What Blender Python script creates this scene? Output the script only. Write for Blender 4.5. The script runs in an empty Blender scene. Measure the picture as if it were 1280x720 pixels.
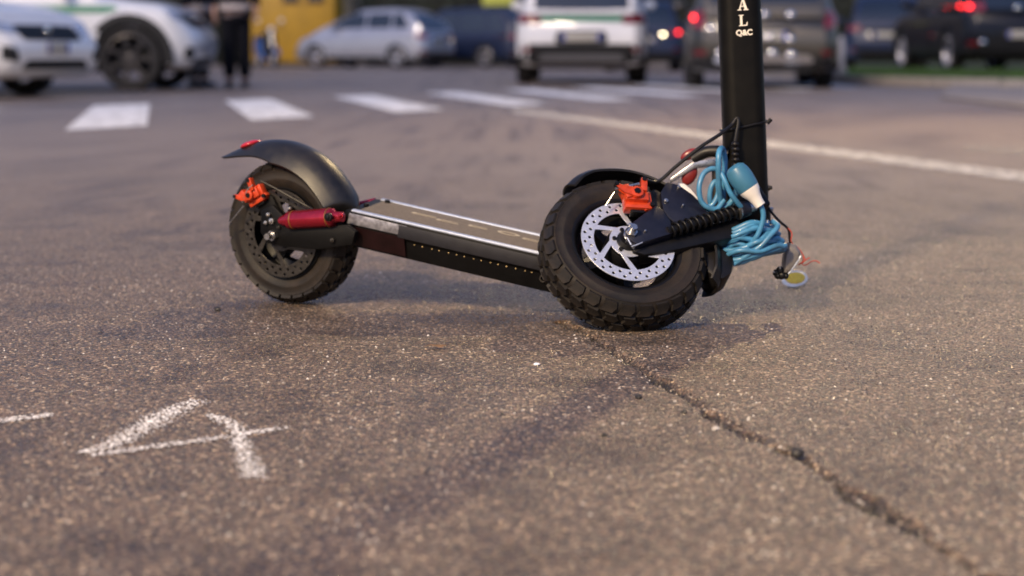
import bpy, bmesh, math, random
import numpy as np
from mathutils import Vector, Matrix, noise
from mathutils.bvhtree import BVHTree
R = math.radians
PI = math.pi
V = Vector
random.seed(7)
rng = np.random.default_rng(7)
scn = bpy.context.scene
COL = scn.collection

# ------------------------------------------------------------------ camera, sky, sun, exposure
CAM_H = 0.433
PITCH = math.atan(295 / 2000)
cam_d = bpy.data.cameras.new('camera')
cam = bpy.data.objects.new('camera', cam_d)
COL.objects.link(cam)
cam.location = (0, 0, CAM_H)
cam.rotation_euler = (PI / 2 - PITCH, 0, 0)
cam_d.sensor_width = 36
cam_d.lens = 2000 / 1280 * 36
cam_d.clip_start = 0.05
cam_d.clip_end = 2000
cam_d.dof.use_dof = True
cam_d.dof.focus_distance = 2.32
cam_d.dof.aperture_fstop = 3.25
cam_d.dof.aperture_blades = 0
scn.camera = cam

SUN_EL, SUN_AZ = R(32), math.atan2(-0.5, -0.87)      # azimuth measured from +Y towards +X
world = bpy.data.worlds.new('World')
scn.world = world
world.use_nodes = True
wn = world.node_tree
wn.nodes.clear()
sky = wn.nodes.new('ShaderNodeTexSky')
sky.sky_type = 'NISHITA'
sky.sun_disc = False
sky.sun_elevation = SUN_EL
sky.sun_rotation = SUN_AZ
bg = wn.nodes.new('ShaderNodeBackground')
bg.inputs['Strength'].default_value = 0.115
wo = wn.nodes.new('ShaderNodeOutputWorld')
tint = wn.nodes.new('ShaderNodeMix')            # dusk: the whole sky is bluer and more even than at noon
tint.data_type = 'RGBA'
tint.blend_type = 'MULTIPLY'
tint.inputs['Factor'].default_value = 1.0
tint.inputs['B'].default_value = (0.87, 0.85, 1.05, 1)
wn.links.new(sky.outputs[0], tint.inputs['A'])
# thin cloud cover: the sky is about three times brighter overhead than at the horizon, all the way round
wtc = wn.nodes.new('ShaderNodeTexCoord')
wsp = wn.nodes.new('ShaderNodeSeparateXYZ')
wn.links.new(wtc.outputs['Generated'], wsp.inputs[0])
wmr = wn.nodes.new('ShaderNodeMapRange')
wmr.inputs['To Min'].default_value = 0.42
wmr.inputs['To Max'].default_value = 1.15
wn.links.new(wsp.outputs['Z'], wmr.inputs['Value'])
cloud = wn.nodes.new('ShaderNodeMix')
cloud.data_type = 'RGBA'
cloud.blend_type = 'MULTIPLY'
cloud.inputs['Factor'].default_value = 1.0
wn.links.new(tint.outputs['Result'], cloud.inputs['A'])
wn.links.new(wmr.outputs[0], cloud.inputs['B'])
wn.links.new(cloud.outputs['Result'], bg.inputs[0])
wn.links.new(bg.outputs[0], wo.inputs[0])

sun_d = bpy.data.lights.new('sun', 'SUN')
sun_d.energy = 1.0
sun_d.angle = R(10)
sun_d.color = (1.0, 0.80, 0.58)
sun = bpy.data.objects.new('sun', sun_d)
COL.objects.link(sun)
sdir = V((math.sin(SUN_AZ) * math.cos(SUN_EL), math.cos(SUN_AZ) * math.cos(SUN_EL), math.sin(SUN_EL)))
sun.rotation_euler = sdir.to_track_quat('Z', 'Y').to_euler()
sun.location = sdir * 30

scn.view_settings.view_transform = 'Standard'
scn.view_settings.look = 'None'
scn.view_settings.gamma = 1
scn.view_settings.exposure = 0.88
scn.render.engine = 'CYCLES'
scn.cycles.use_denoising = True
scn.cycles.max_bounces = 6
scn.cycles.transparent_max_bounces = 6
scn.cycles.sample_clamp_indirect = 4
scn.cycles.caustics_reflective = False
scn.cycles.caustics_refractive = False

# ------------------------------------------------------------------ sight lines to measured points
EYE = V((0, 0, CAM_H))
CR_, CU_, CF_ = V((1, 0, 0)), V((0, math.sin(PITCH), math.cos(PITCH))), V((0, math.cos(PITCH), -math.sin(PITCH)))

def ray(px, py):
    return CF_ + CR_ * ((px - 640) / 2000) + CU_ * ((360 - py) / 2000)

def on_plane(px, py, o, n):
    d = ray(px, py)
    return EYE + d * ((o - EYE).dot(n) / d.dot(n))

def ground(px, py, z=0.0):
    return on_plane(px, py, V((0, 0, z)), V((0, 0, 1)))

def at_y(px, py, y):
    return on_plane(px, py, V((0, y, 0)), V((0, 1, 0)))

# ------------------------------------------------------------------ materials
MATS = {}

def nodes_of(name):
    m = bpy.data.materials.new(name)
    m.use_nodes = True
    nt = m.node_tree
    return m, nt, nt.nodes['Principled BSDF']

def mat(name, col, rough=0.5, metal=0.0, coat=0.0, var=0.15, scale=60.0, bump=0.0, bscale=300.0, dust=0.0,
        dustcol=(0.25, 0.21, 0.17), spec=0.5, coatr=0.06):
    """a procedural surface: base colour with grain, uneven gloss, optional dust and fine relief"""
    if name in MATS:
        return MATS[name]
    m, nt, b = nodes_of(name)
    N, Lk = nt.nodes, nt.links
    tc = N.new('ShaderNodeTexCoord')
    n1 = N.new('ShaderNodeTexNoise')
    n1.inputs['Scale'].default_value = scale
    n1.inputs['Detail'].default_value = 5
    Lk.new(tc.outputs['Object'], n1.inputs['Vector'])
    rmp = N.new('ShaderNodeValToRGB')
    rmp.color_ramp.elements[0].position = 0.3
    rmp.color_ramp.elements[1].position = 0.7
    rmp.color_ramp.elements[0].color = (*[c * (1 - var) for c in col], 1)
    rmp.color_ramp.elements[1].color = (*[min(1, c * (1 + var)) for c in col], 1)
    Lk.new(n1.outputs['Fac'], rmp.inputs['Fac'])
    out = rmp.outputs['Color']
    if dust > 0:
        n2 = N.new('ShaderNodeTexNoise')
        n2.inputs['Scale'].default_value = scale * 0.4
        n2.inputs['Detail'].default_value = 8
        n2.inputs['Roughness'].default_value = 0.75
        Lk.new(tc.outputs['Object'], n2.inputs['Vector'])
        mr = N.new('ShaderNodeMapRange')
        mr.inputs['From Min'].default_value = 0.42
        mr.inputs['From Max'].default_value = 0.72
        mr.inputs['To Max'].default_value = dust
        Lk.new(n2.outputs['Fac'], mr.inputs['Value'])
        mx = N.new('ShaderNodeMix')
        mx.data_type = 'RGBA'
        Lk.new(mr.outputs[0], mx.inputs['Factor'])
        Lk.new(out, mx.inputs['A'])
        mx.inputs['B'].default_value = (*dustcol, 1)
        out = mx.outputs['Result']
    Lk.new(out, b.inputs['Base Color'])
    mr2 = N.new('ShaderNodeMapRange')
    mr2.inputs['To Min'].default_value = max(0.02, rough * 0.8)
    mr2.inputs['To Max'].default_value = min(1, rough * 1.25)
    Lk.new(n1.outputs['Fac'], mr2.inputs['Value'])
    Lk.new(mr2.outputs[0], b.inputs['Roughness'])
    b.inputs['Metallic'].default_value = metal
    b.inputs['Specular IOR Level'].default_value = spec
    b.inputs['Coat Weight'].default_value = coat
    b.inputs['Coat Roughness'].default_value = coatr
    if bump > 0:
        n3 = N.new('ShaderNodeTexNoise')
        n3.inputs['Scale'].default_value = bscale
        n3.inputs['Detail'].default_value = 3
        Lk.new(tc.outputs['Object'], n3.inputs['Vector'])
        bp = N.new('ShaderNodeBump')
        bp.inputs['Strength'].default_value = bump
        bp.inputs['Distance'].default_value = 0.002
        Lk.new(n3.outputs['Fac'], bp.inputs['Height'])
        Lk.new(bp.outputs[0], b.inputs['Normal'])
    MATS[name] = m
    return m

def lit(name, col, strength):
    if name in MATS:
        return MATS[name]
    m, nt, b = nodes_of(name)
    b.inputs['Base Color'].default_value = (*col, 1)
    b.inputs['Emission Color'].default_value = (*col, 1)
    b.inputs['Emission Strength'].default_value = strength
    MATS[name] = m
    return m

RUBBER = mat('tyre_rubber', (0.009, 0.0075, 0.0065), 0.6, var=0.3, scale=40, bump=0.25, bscale=500, dust=0.6, dustcol=(0.040, 0.027, 0.018), spec=0.35)
BLACK = mat('black_coated_metal', (0.0035, 0.0035, 0.0045), 0.42, var=0.3, bump=0.06, bscale=900, dust=0.1, dustcol=(0.015, 0.013, 0.012), spec=0.28)
NAVY = mat('dark_anodised_plate', (0.006, 0.0065, 0.015), 0.36, var=0.25, bump=0.08, bscale=700, dust=0.08, dustcol=(0.05, 0.05, 0.06))
PLAST = mat('black_plastic', (0.006, 0.0055, 0.006), 0.42, var=0.2, bump=0.1, bscale=1200, dust=0.2, dustcol=(0.03, 0.023, 0.018), spec=0.35)
STEEL = mat('worn_steel', (0.50, 0.49, 0.48), 0.28, 0.95, var=0.2, scale=150, dust=0.2, dustcol=(0.2, 0.16, 0.12))
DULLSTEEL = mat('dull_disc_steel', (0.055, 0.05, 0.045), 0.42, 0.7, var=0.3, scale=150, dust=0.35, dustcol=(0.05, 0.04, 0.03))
DISC = mat('brushed_disc_steel', (0.62, 0.65, 0.74), 0.34, 0.6, var=0.1, scale=220)
ALU = mat('aluminium_trim', (0.46, 0.52, 0.66), 0.42, 0.5, var=0.12, scale=120, dust=0.15)
ORANGE = mat('orange_red_anodised', (0.62, 0.060, 0.014), 0.30, 0.25, coat=0.3, var=0.15, scale=120, dust=0.12, dustcol=(0.12, 0.06, 0.04))
RED = mat('red_anodised', (0.42, 0.012, 0.035), 0.20, 0.75, coat=0.3, var=0.12, scale=120, dust=0.08)
DKRED = mat('dark_red_plastic', (0.20, 0.012, 0.012), 0.3, var=0.2, dust=0.15)
GRIP = mat('sandy_grip_tape', (0.15, 0.12, 0.09), 0.85, var=0.25, scale=300, bump=0.6, bscale=2500, dust=0.35, dustcol=(0.30, 0.25, 0.19))
PRINT = mat('worn_pale_print', (0.42, 0.36, 0.26), 0.7, var=0.25, scale=200)
CREAM = mat('cream_lettering', (0.80, 0.74, 0.64), 0.5, var=0.06, scale=200)
BLUE = mat('blue_cable_jacket', (0.055, 0.225, 0.40), 0.36, coat=0.1, var=0.2, scale=70, spec=0.5, dust=0.3, dustcol=(0.10, 0.13, 0.15))
PLUGBLUE = mat('blue_plug_plastic', (0.045, 0.165, 0.27), 0.35, coat=0.1, var=0.08)
WHITEP = mat('white_plastic', (0.78, 0.75, 0.70), 0.38, var=0.06)
TAPE = mat('silver_reflective_tape', (0.22, 0.22, 0.25), 0.35, 0.5, var=0.5, scale=120)
MAROON = mat('maroon_side_skin', (0.010, 0.0025, 0.003), 0.45, var=0.3, dust=0.06, dustcol=(0.015, 0.01, 0.01), spec=0.2)
GREYSIDE = mat('grey_side_rail', (0.013, 0.013, 0.017), 0.48, 0.0, var=0.2, dust=0.2, dustcol=(0.03, 0.027, 0.025), spec=0.3)
AMBER = mat('amber_reflector', (1.0, 0.56, 0.03), 0.3, coat=0.4, var=0.25, scale=400)
CLEARP = mat('milky_plastic', (0.85, 0.82, 0.76), 0.3, var=0.1)
COPPER = mat('red_wire_jacket', (0.50, 0.06, 0.03), 0.4)
GREYPL = mat('grey_lamp_shell', (0.16, 0.15, 0.15), 0.35, var=0.25, dust=0.2)
BRASS = mat('dull_brass_rivet', (0.26, 0.19, 0.09), 0.35, 0.7, var=0.5, scale=60)
REDLENS = mat('red_lens', (0.42, 0.012, 0.02), 0.18, coat=0.5, var=0.2, scale=300)

# ------------------------------------------------------------------ mesh building
class MB:
    """collects shapes; mesh() turns them into ONE mesh"""
    def __init__(s):
        s.v, s.f = [], []
    def add(s, vs, fs):
        o = len(s.v)
        s.v += [V(p) for p in vs]
        s.f += [[i + o for i in f] for f in fs]
        return s
    def box(s, c, hx, hy, hz, rot=None, taper=1.0):
        c = V(c)
        pts = []
        for z in (-1, 1):
            k = taper if z > 0 else 1
            for x, y in ((-1, -1), (1, -1), (1, 1), (-1, 1)):
                p = V((x * hx * k, y * hy * k, z * hz))
                pts.append(c + (rot @ p if rot else p))
        return s.add(pts, [[3, 2, 1, 0], [4, 5, 6, 7], [0, 1, 5, 4], [1, 2, 6, 5], [2, 3, 7, 6], [3, 0, 4, 7]])
    def cyl(s, p0, p1, r0, r1=None, n=20, caps=True):
        p0, p1 = V(p0), V(p1)
        r1 = r0 if r1 is None else r1
        a = (p1 - p0).normalized()
        u = a.orthogonal().normalized()
        w = a.cross(u)
        A = [p0 + (u * math.cos(2 * PI * i / n) + w * math.sin(2 * PI * i / n)) * r0 for i in range(n)]
        B = [p1 + (u * math.cos(2 * PI * i / n) + w * math.sin(2 * PI * i / n)) * r1 for i in range(n)]
        fs = [[i, (i + 1) % n, n + (i + 1) % n, n + i] for i in range(n)]
        if caps:
            fs += [list(range(n))[::-1], list(range(n, 2 * n))]
        return s.add(A + B, fs)
    def loft(s, rings, closed=True, caps=True):
        n = len(rings[0])
        vs = [p for r in rings for p in r]
        fs = []
        for k in range(len(rings) - 1):
            for i in range(n if closed else n - 1):
                j = (i + 1) % n
                fs.append([k * n + i, k * n + j, (k + 1) * n + j, (k + 1) * n + i])
        if caps:
            fs += [list(range(n))[::-1], list(range((len(rings) - 1) * n, len(rings) * n))]
        return s.add(vs, fs)
    def tube(s, pts, r, n=10, caps=True):
        pts = [V(p) for p in pts]
        rr = r if isinstance(r, (list, tuple)) else [r] * len(pts)
        t0 = (pts[1] - pts[0]).normalized()
        u = t0.orthogonal().normalized()
        rings = []
        for i, p in enumerate(pts):
            t = (pts[min(i + 1, len(pts) - 1)] - pts[max(i - 1, 0)]).normalized()
            u = (u - t * u.dot(t)).normalized()
            w = t.cross(u)
            rings.append([p + (u * math.cos(2 * PI * k / n) + w * math.sin(2 * PI * k / n)) * rr[i] for k in range(n)])
        return s.loft(rings, True, caps)
    def lathe(s, prof, n=48, o=(0, 0, 0), closed=False):
        """profile of (r, z) turned about the local z axis"""
        o = V(o)
        m = len(prof)
        vs = [o + V((r * math.cos(2 * PI * k / n), r * math.sin(2 * PI * k / n), z)) for k in range(n) for r, z in prof]
        fs = []
        for k in range(n):
            q = (k + 1) % n
            for i in range(m if closed else m - 1):
                j = (i + 1) % m
                fs.append([k * m + i, q * m + i, q * m + j, k * m + j])
        return s.add(vs, fs)
    def ball(s, c, rx, ry=None, rz=None, rot=None, nu=16, nv=10):
        c = V(c)
        ry = rx if ry is None else ry
        rz = rx if rz is None else rz
        vs = []
        for j in range(1, nv):
            for i in range(nu):
                a, b = 2 * PI * i / nu, PI * j / nv
                p = V((rx * math.sin(b) * math.cos(a), ry * math.sin(b) * math.sin(a), rz * math.cos(b)))
                vs.append(c + (rot @ p if rot else p))
        t, q = V((0, 0, rz)), V((0, 0, -rz))
        vs += [c + (rot @ t if rot else t), c + (rot @ q if rot else q)]
        fs = []
        for j in range(nv - 2):
            for i in range(nu):
                k = (i + 1) % nu
                fs.append([j * nu + i, (j + 1) * nu + i, (j + 1) * nu + k, j * nu + k])
        T, Q = len(vs) - 2, len(vs) - 1
        for i in range(nu):
            k = (i + 1) % nu
            fs.append([T, i, k])
            fs.append([Q, (nv - 2) * nu + k, (nv - 2) * nu + i])
        return s.add(vs, fs)
    def prism(s, outline, vec):
        """outline of 3-D points pushed along vec"""
        n = len(outline)
        vec = V(vec)
        A = [V(p) for p in outline]
        return s.add(A + [p + vec for p in A],
                     [list(range(n))[::-1], list(range(n, 2 * n))] + [[i, (i + 1) % n, n + (i + 1) % n, n + i] for i in range(n)])
    def mesh(s, name, bevel=0.0, seg=2, angle=32, smooth=True):
        bm = bmesh.new()
        vs = [bm.verts.new(p) for p in s.v]
        for f in s.f:
            try:
                bm.faces.new([vs[i] for i in f])
            except ValueError:
                pass
        bmesh.ops.recalc_face_normals(bm, faces=bm.faces)
        if bevel > 0:
            es = [e for e in bm.edges if len(e.link_faces) == 2 and e.calc_face_angle(0) > R(28)]
            bmesh.ops.bevel(bm, geom=es, offset=bevel, segments=seg, affect='EDGES', profile=0.5, clamp_overlap=True)
        me = bpy.data.meshes.new(name)
        bm.to_mesh(me)
        bm.free()
        if smooth:
            me.shade_smooth()
            me.set_sharp_from_angle(angle=R(angle))
        return me

def link(name, me, m=None, parent=None, M=None):
    o = bpy.data.objects.new(name, me)
    COL.objects.link(o)
    if m is not None and me is not None and not me.materials:
        me.materials.append(m)
    if parent is not None:
        o.parent = parent
    if M is not None:
        o.matrix_basis = M
    return o

def empty(name, loc=(0, 0, 0), rz=0.0):
    o = bpy.data.objects.new(name, None)
    o.empty_display_size = 0.1
    COL.objects.link(o)
    o.location = loc
    o.rotation_euler = (0, 0, rz)
    return o

def tag(o, label=None, cat=None, group=None, kind=None):
    for k, x in (('label', label), ('category', cat), ('group', group), ('kind', kind)):
        if x:
            o[k] = x
    return o

def frame(o, ex, ey, ez):
    return Matrix(((ex.x, ey.x, ez.x, o.x), (ex.y, ey.y, ez.y, o.y), (ex.z, ey.z, ez.z, o.z), (0, 0, 0, 1)))

def curve_mesh(loops, depth, bevel=0.0):
    """flat plate from closed 2-D loops (inner loops are holes), 'depth' thick, centred on z = 0"""
    cu = bpy.data.curves.new('outline', 'CURVE')
    cu.dimensions = '2D'
    cu.fill_mode = 'BOTH'
    cu.extrude = max(1e-5, depth / 2 - bevel)
    cu.bevel_depth = bevel
    cu.bevel_resolution = 1
    for lp in loops:
        sp = cu.splines.new('POLY')
        sp.points.add(len(lp) - 1)
        for p, q in zip(sp.points, lp):
            p.co = (q[0], q[1], 0, 1)
        sp.use_cyclic_u = True
    return curve_to_mesh(cu)

def curve_to_mesh(cu):
    t = bpy.data.objects.new('outline', cu)
    COL.objects.link(t)
    dg = bpy.context.evaluated_depsgraph_get()
    dg.update()
    me = bpy.data.meshes.new_from_object(t.evaluated_get(dg))
    bpy.data.objects.remove(t)
    bpy.data.curves.remove(cu)
    me.materials.clear()
    return me

def text_mesh(s, size, depth, bold=0.0):
    cu = bpy.data.curves.new('text', 'FONT')
    cu.body = s
    cu.size = size
    cu.extrude = depth / 2
    cu.offset = bold
    cu.align_x = 'CENTER'
    cu.align_y = 'CENTER'
    return curve_to_mesh(cu)

def circle(cx, cy, r, n=24, a0=0.0):
    return [(cx + r * math.cos(a0 + 2 * PI * i / n), cy + r * math.sin(a0 + 2 * PI * i / n)) for i in range(n)]

def spline(pts, k=8):
    """Catmull-Rom through points"""
    pts = [V(p) for p in pts]
    P = [pts[0] * 2 - pts[1]] + pts + [pts[-1] * 2 - pts[-2]]
    out = []
    for i in range(1, len(P) - 2):
        a, b, c, d = P[i - 1], P[i], P[i + 1], P[i + 2]
        for j in range(k):
            t = j / k
            out.append(0.5 * ((2 * b) + (c - a) * t + (2 * a - 5 * b + 4 * c - d) * t * t + (3 * b - a - 3 * c + d) * t ** 3))
    out.append(pts[-1])
    return out

# ------------------------------------------------------------------ the road
CRACK = np.array([[*ground(px, py).xy] for px, py in
                  [(700, 402), (735, 418), (775, 445), (830, 477), (880, 512), (935, 545), (1000, 573), (1050, 606), (1110, 641),
                   (1165, 677), (1235, 724), (1330, 790)]])

def seg_dist(x, y, poly):
    best = np.full(x.shape, 1e9)
    for (x0, y0), (x1, y1) in zip(poly[:-1], poly[1:]):
        dx, dy = x1 - x0, y1 - y0
        t = np.clip(((x - x0) * dx + (y - y0) * dy) / (dx * dx + dy * dy), 0, 1)
        best = np.minimum(best, np.hypot(x - x0 - t * dx, y - y0 - t * dy))
    return best

_tab = rng.random((256, 256))

def vnoise(x, y, f):
    """smooth value noise, cycles per metre f"""
    x, y = np.asarray(x) * f, np.asarray(y) * f
    xi, yi = np.floor(x).astype(int), np.floor(y).astype(int)
    fx, fy = x - xi, y - yi
    fx, fy = fx * fx * (3 - 2 * fx), fy * fy * (3 - 2 * fy)
    g = lambda a, b: _tab[a % 256, b % 256]
    return (g(xi, yi) * (1 - fx) + g(xi + 1, yi) * fx) * (1 - fy) + (g(xi, yi + 1) * (1 - fx) + g(xi + 1, yi + 1) * fx) * fy

def crack_amount(x, y):
    w = 0.0060 + 0.0055 * vnoise(x + 3.1, y, 26)
    wob = 0.012 * (vnoise(x, y + 9.7, 45) - 0.5) + 0.016 * (vnoise(x + 5, y, 12) - 0.5)
    d = np.abs(seg_dist(x, y, CRACK) + wob)
    return np.clip(1.25 - d / w, 0, 1) * np.clip(vnoise(x, y + 1.3, 14) * 1.2 + 0.72, 0, 1)

def damp_shade_amount(x, y):
    """wet patch with painted shade, darker under and round the scooter"""
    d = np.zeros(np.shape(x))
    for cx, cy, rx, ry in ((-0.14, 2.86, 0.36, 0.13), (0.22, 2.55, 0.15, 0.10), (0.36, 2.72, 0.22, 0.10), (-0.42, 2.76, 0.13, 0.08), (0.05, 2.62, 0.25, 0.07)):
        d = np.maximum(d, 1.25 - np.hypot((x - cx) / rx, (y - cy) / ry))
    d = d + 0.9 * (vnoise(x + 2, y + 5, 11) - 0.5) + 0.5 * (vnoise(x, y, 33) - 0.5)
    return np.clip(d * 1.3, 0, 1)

def relief(x, y):
    near = np.clip((6 - y) / 2, 0, 1) * np.clip((3 - np.abs(x)) / 1, 0, 1)
    h = 0.0022 * (vnoise(x, y, 9) - 0.5) + 0.0012 * (vnoise(x + 7, y + 3, 30) - 0.5)
    return h * near

def build_road():
    xs = np.concatenate([-1.02 - np.geomspace(0.01, 250, 36)[::-1], np.arange(-1.02, 1.12, 0.0055), 1.12 + np.geomspace(0.01, 250, 36)])
    ys = np.concatenate([1.12 - np.geomspace(0.01, 120, 26)[::-1], np.arange(1.12, 3.3, 0.0055), 3.3 + np.geomspace(0.008, 500, 80)])
    X, Y = np.meshgrid(xs, ys)
    c = crack_amount(X, Y)
    Z = relief(X, Y) - 0.014 * c
    nx, ny = len(xs), len(ys)
    co = np.stack([X, Y, Z], -1).reshape(-1, 3).astype(np.float32)
    idx = np.arange(nx * ny).reshape(ny, nx)
    q = np.stack([idx[:-1, :-1], idx[:-1, 1:], idx[1:, 1:], idx[1:, :-1]], -1).reshape(-1, 4)
    me = bpy.data.meshes.new('road')
    me.vertices.add(len(co))
    me.vertices.foreach_set('co', co.ravel())
    me.loops.add(q.size)
    me.loops.foreach_set('vertex_index', q.ravel().astype(np.int32))
    me.polygons.add(len(q))
    me.polygons.foreach_set('loop_start', np.arange(0, q.size, 4, dtype=np.int32))
    me.update(calc_edges=True)
    at = me.attributes.new('crack', 'FLOAT', 'POINT')
    at.data.foreach_set('value', c.ravel().astype(np.float32))
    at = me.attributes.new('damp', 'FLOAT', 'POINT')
    at.data.foreach_set('value', damp_shade_amount(X, Y).ravel().astype(np.float32))
    me.shade_smooth()
    return me

def asphalt_mat():
    m, nt, b = nodes_of('worn_asphalt')
    N, Lk = nt.nodes, nt.links
    tc = N.new('ShaderNodeTexCoord')
    def noi(scale, detail=4, rough=0.5):
        n = N.new('ShaderNodeTexNoise')
        n.inputs['Scale'].default_value = scale
        n.inputs['Detail'].default_value = detail
        n.inputs['Roughness'].default_value = rough
        Lk.new(tc.outputs['Object'], n.inputs['Vector'])
        return n
    def vor(scale):
        n = N.new('ShaderNodeTexVoronoi')
        n.inputs['Scale'].default_value = scale
        Lk.new(tc.outputs['Object'], n.inputs['Vector'])
        return n
    def mix(f, a, bb, mode='MIX', fac=None):
        n = N.new('ShaderNodeMix')
        n.data_type = 'RGBA'
        n.blend_type = mode
        for s, x in (('Factor', f), ('A', a), ('B', bb)):
            if isinstance(x, (int, float)):
                n.inputs[s].default_value = x
            elif isinstance(x, tuple):
                n.inputs[s].default_value = (*x, 1)
            else:
                Lk.new(x, n.inputs[s])
        return n.outputs['Result']
    def rng_(x, a, bb, c, d):
        n = N.new('ShaderNodeMapRange')
        Lk.new(x, n.inputs['Value'])
        for s, k in zip(('From Min', 'From Max', 'To Min', 'To Max'), (a, bb, c, d)):
            n.inputs[s].default_value = k
        return n.outputs[0]
    v1, v2 = vor(205), vor(430)
    # stones of several minerals in a dark binder
    cr = N.new('ShaderNodeValToRGB')
    e = cr.color_ramp
    e.interpolation = 'CONSTANT'
    cols = [(0.0, (0.050, 0.040, 0.036)), (0.17, (0.130, 0.096, 0.080)), (0.38, (0.175, 0.140, 0.118)), (0.58, (0.098, 0.086, 0.082)),
            (0.72, (0.225, 0.178, 0.150)), (0.86, (0.33, 0.285, 0.24)), (0.95, (0.58, 0.53, 0.46))]
    e.elements[0].position, e.elements[0].color = 0, (*cols[0][1], 1)
    e.elements[1].position, e.elements[1].color = cols[1][0], (*cols[1][1], 1)
    for p, c in cols[2:]:
        k = e.elements.new(p)
        k.color = (*c, 1)
    sep = N.new('ShaderNodeSeparateColor')
    Lk.new(v1.outputs['Color'], sep.inputs[0])
    Lk.new(sep.outputs[0], cr.inputs['Fac'])
    gap = rng_(v1.outputs['Distance'], 0.42, 0.72, 0, 1)
    col = mix(gap, cr.outputs['Color'], (0.033, 0.027, 0.024))
    sep2 = N.new('ShaderNodeSeparateColor')
    Lk.new(v2.outputs['Color'], sep2.inputs[0])
    fine = rng_(sep2.outputs[1], 0.0, 1.0, 0.72, 1.35)
    col = mix(1.0, col, fine, 'MULTIPLY')
    big = rng_(noi(1.3, 5, 0.6).outputs['Fac'], 0.3, 0.7, 0.80, 1.18)
    col = mix(1.0, col, big, 'MULTIPLY')
    mid = rng_(noi(9, 5, 0.65).outputs['Fac'], 0.3, 0.7, 0.87, 1.13)
    col = mix(1.0, col, mid, 'MULTIPLY')
    # old oil and grime blotches
    oil = rng_(noi(3.1, 6, 0.62).outputs['Fac'], 0.57, 0.76, 0, 0.38)
    col = mix(oil, col, (0.045, 0.040, 0.040))
    # brighter far light painted into the colour: paler and greyer with distance, ragged edge
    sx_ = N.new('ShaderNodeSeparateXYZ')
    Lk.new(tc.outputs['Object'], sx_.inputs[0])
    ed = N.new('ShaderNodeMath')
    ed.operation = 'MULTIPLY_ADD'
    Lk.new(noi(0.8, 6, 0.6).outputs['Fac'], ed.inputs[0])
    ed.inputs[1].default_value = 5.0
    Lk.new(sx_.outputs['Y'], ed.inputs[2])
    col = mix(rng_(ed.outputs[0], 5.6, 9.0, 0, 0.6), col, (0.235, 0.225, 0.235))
    col = mix(1.0, col, (1.12, 0.92, 0.72), 'MULTIPLY')
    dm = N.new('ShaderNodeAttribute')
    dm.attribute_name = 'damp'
    col = mix(rng_(dm.outputs['Fac'], 0, 0.7, 0.0, 1.0), col, mix(1.0, col, (0.47, 0.40, 0.34), 'MULTIPLY'))  # wet patch darkened further, so the colour also carries shade under the scooter
    at = N.new('ShaderNodeAttribute')
    at.attribute_name = 'crack'
    ck = rng_(at.outputs['Fac'], 0.15, 0.6, 0, 0.95)
    col = mix(ck, col, (0.016, 0.012, 0.010))
    Lk.new(col, b.inputs['Base Color'])
    ro = N.new('ShaderNodeMath')
    ro.operation = 'MULTIPLY'
    Lk.new(rng_(sep2.outputs[0], 0, 1, 0.24, 0.7), ro.inputs[0])
    Lk.new(rng_(dm.outputs['Fac'], 0, 1, 1.0, 0.55), ro.inputs[1])
    Lk.new(ro.outputs[0], b.inputs['Roughness'])
    b.inputs['Specular IOR Level'].default_value = 0.6
    b.inputs['Sheen Weight'].default_value = 0.05          # dust: paler when seen at a grazing angle
    b.inputs['Sheen Roughness'].default_value = 0.5
    bp = N.new('ShaderNodeBump')
    bp.inputs['Strength'].default_value = 1.0
    bp.inputs['Distance'].default_value = 0.0025
    hs = rng_(v1.outputs['Distance'], 0.0, 0.8, 1, 0)
    Lk.new(hs, bp.inputs['Height'])
    bp2 = N.new('ShaderNodeBump')
    bp2.inputs['Strength'].default_value = 0.6
    bp2.inputs['Distance'].default_value = 0.0012
    Lk.new(v2.outputs['Distance'], bp2.inputs['Height'])
    Lk.new(bp.outputs[0], bp2.inputs['Normal'])
    Lk.new(bp2.outputs[0], b.inputs['Normal'])
    return m

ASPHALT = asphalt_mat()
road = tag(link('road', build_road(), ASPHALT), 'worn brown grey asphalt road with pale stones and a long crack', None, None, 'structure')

# ---- grit: the pale and dark stones standing proud of the binder
def stone_mat():
    m, nt, b = nodes_of('road_stones')
    N, Lk = nt.nodes, nt.links
    at = N.new('ShaderNodeAttribute')
    at.attribute_name = 'tone'
    cr = N.new('ShaderNodeValToRGB')
    e = cr.color_ramp
    e.elements[0].position, e.elements[0].color = 0.0, (0.040, 0.033, 0.030, 1)
    e.elements[1].position, e.elements[1].color = 1.0, (0.74, 0.68, 0.60, 1)
    for p, c in ((0.35, (0.13, 0.10, 0.082)), (0.7, (0.21, 0.165, 0.135)), (0.88, (0.30, 0.26, 0.22))):
        k = e.elements.new(p)
        k.color = (*c, 1)
    Lk.new(at.outputs['Fac'], cr.inputs['Fac'])
    Lk.new(cr.outputs['Color'], b.inputs['Base Color'])
    b.inputs['Roughness'].default_value = 0.28
    return m

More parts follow.
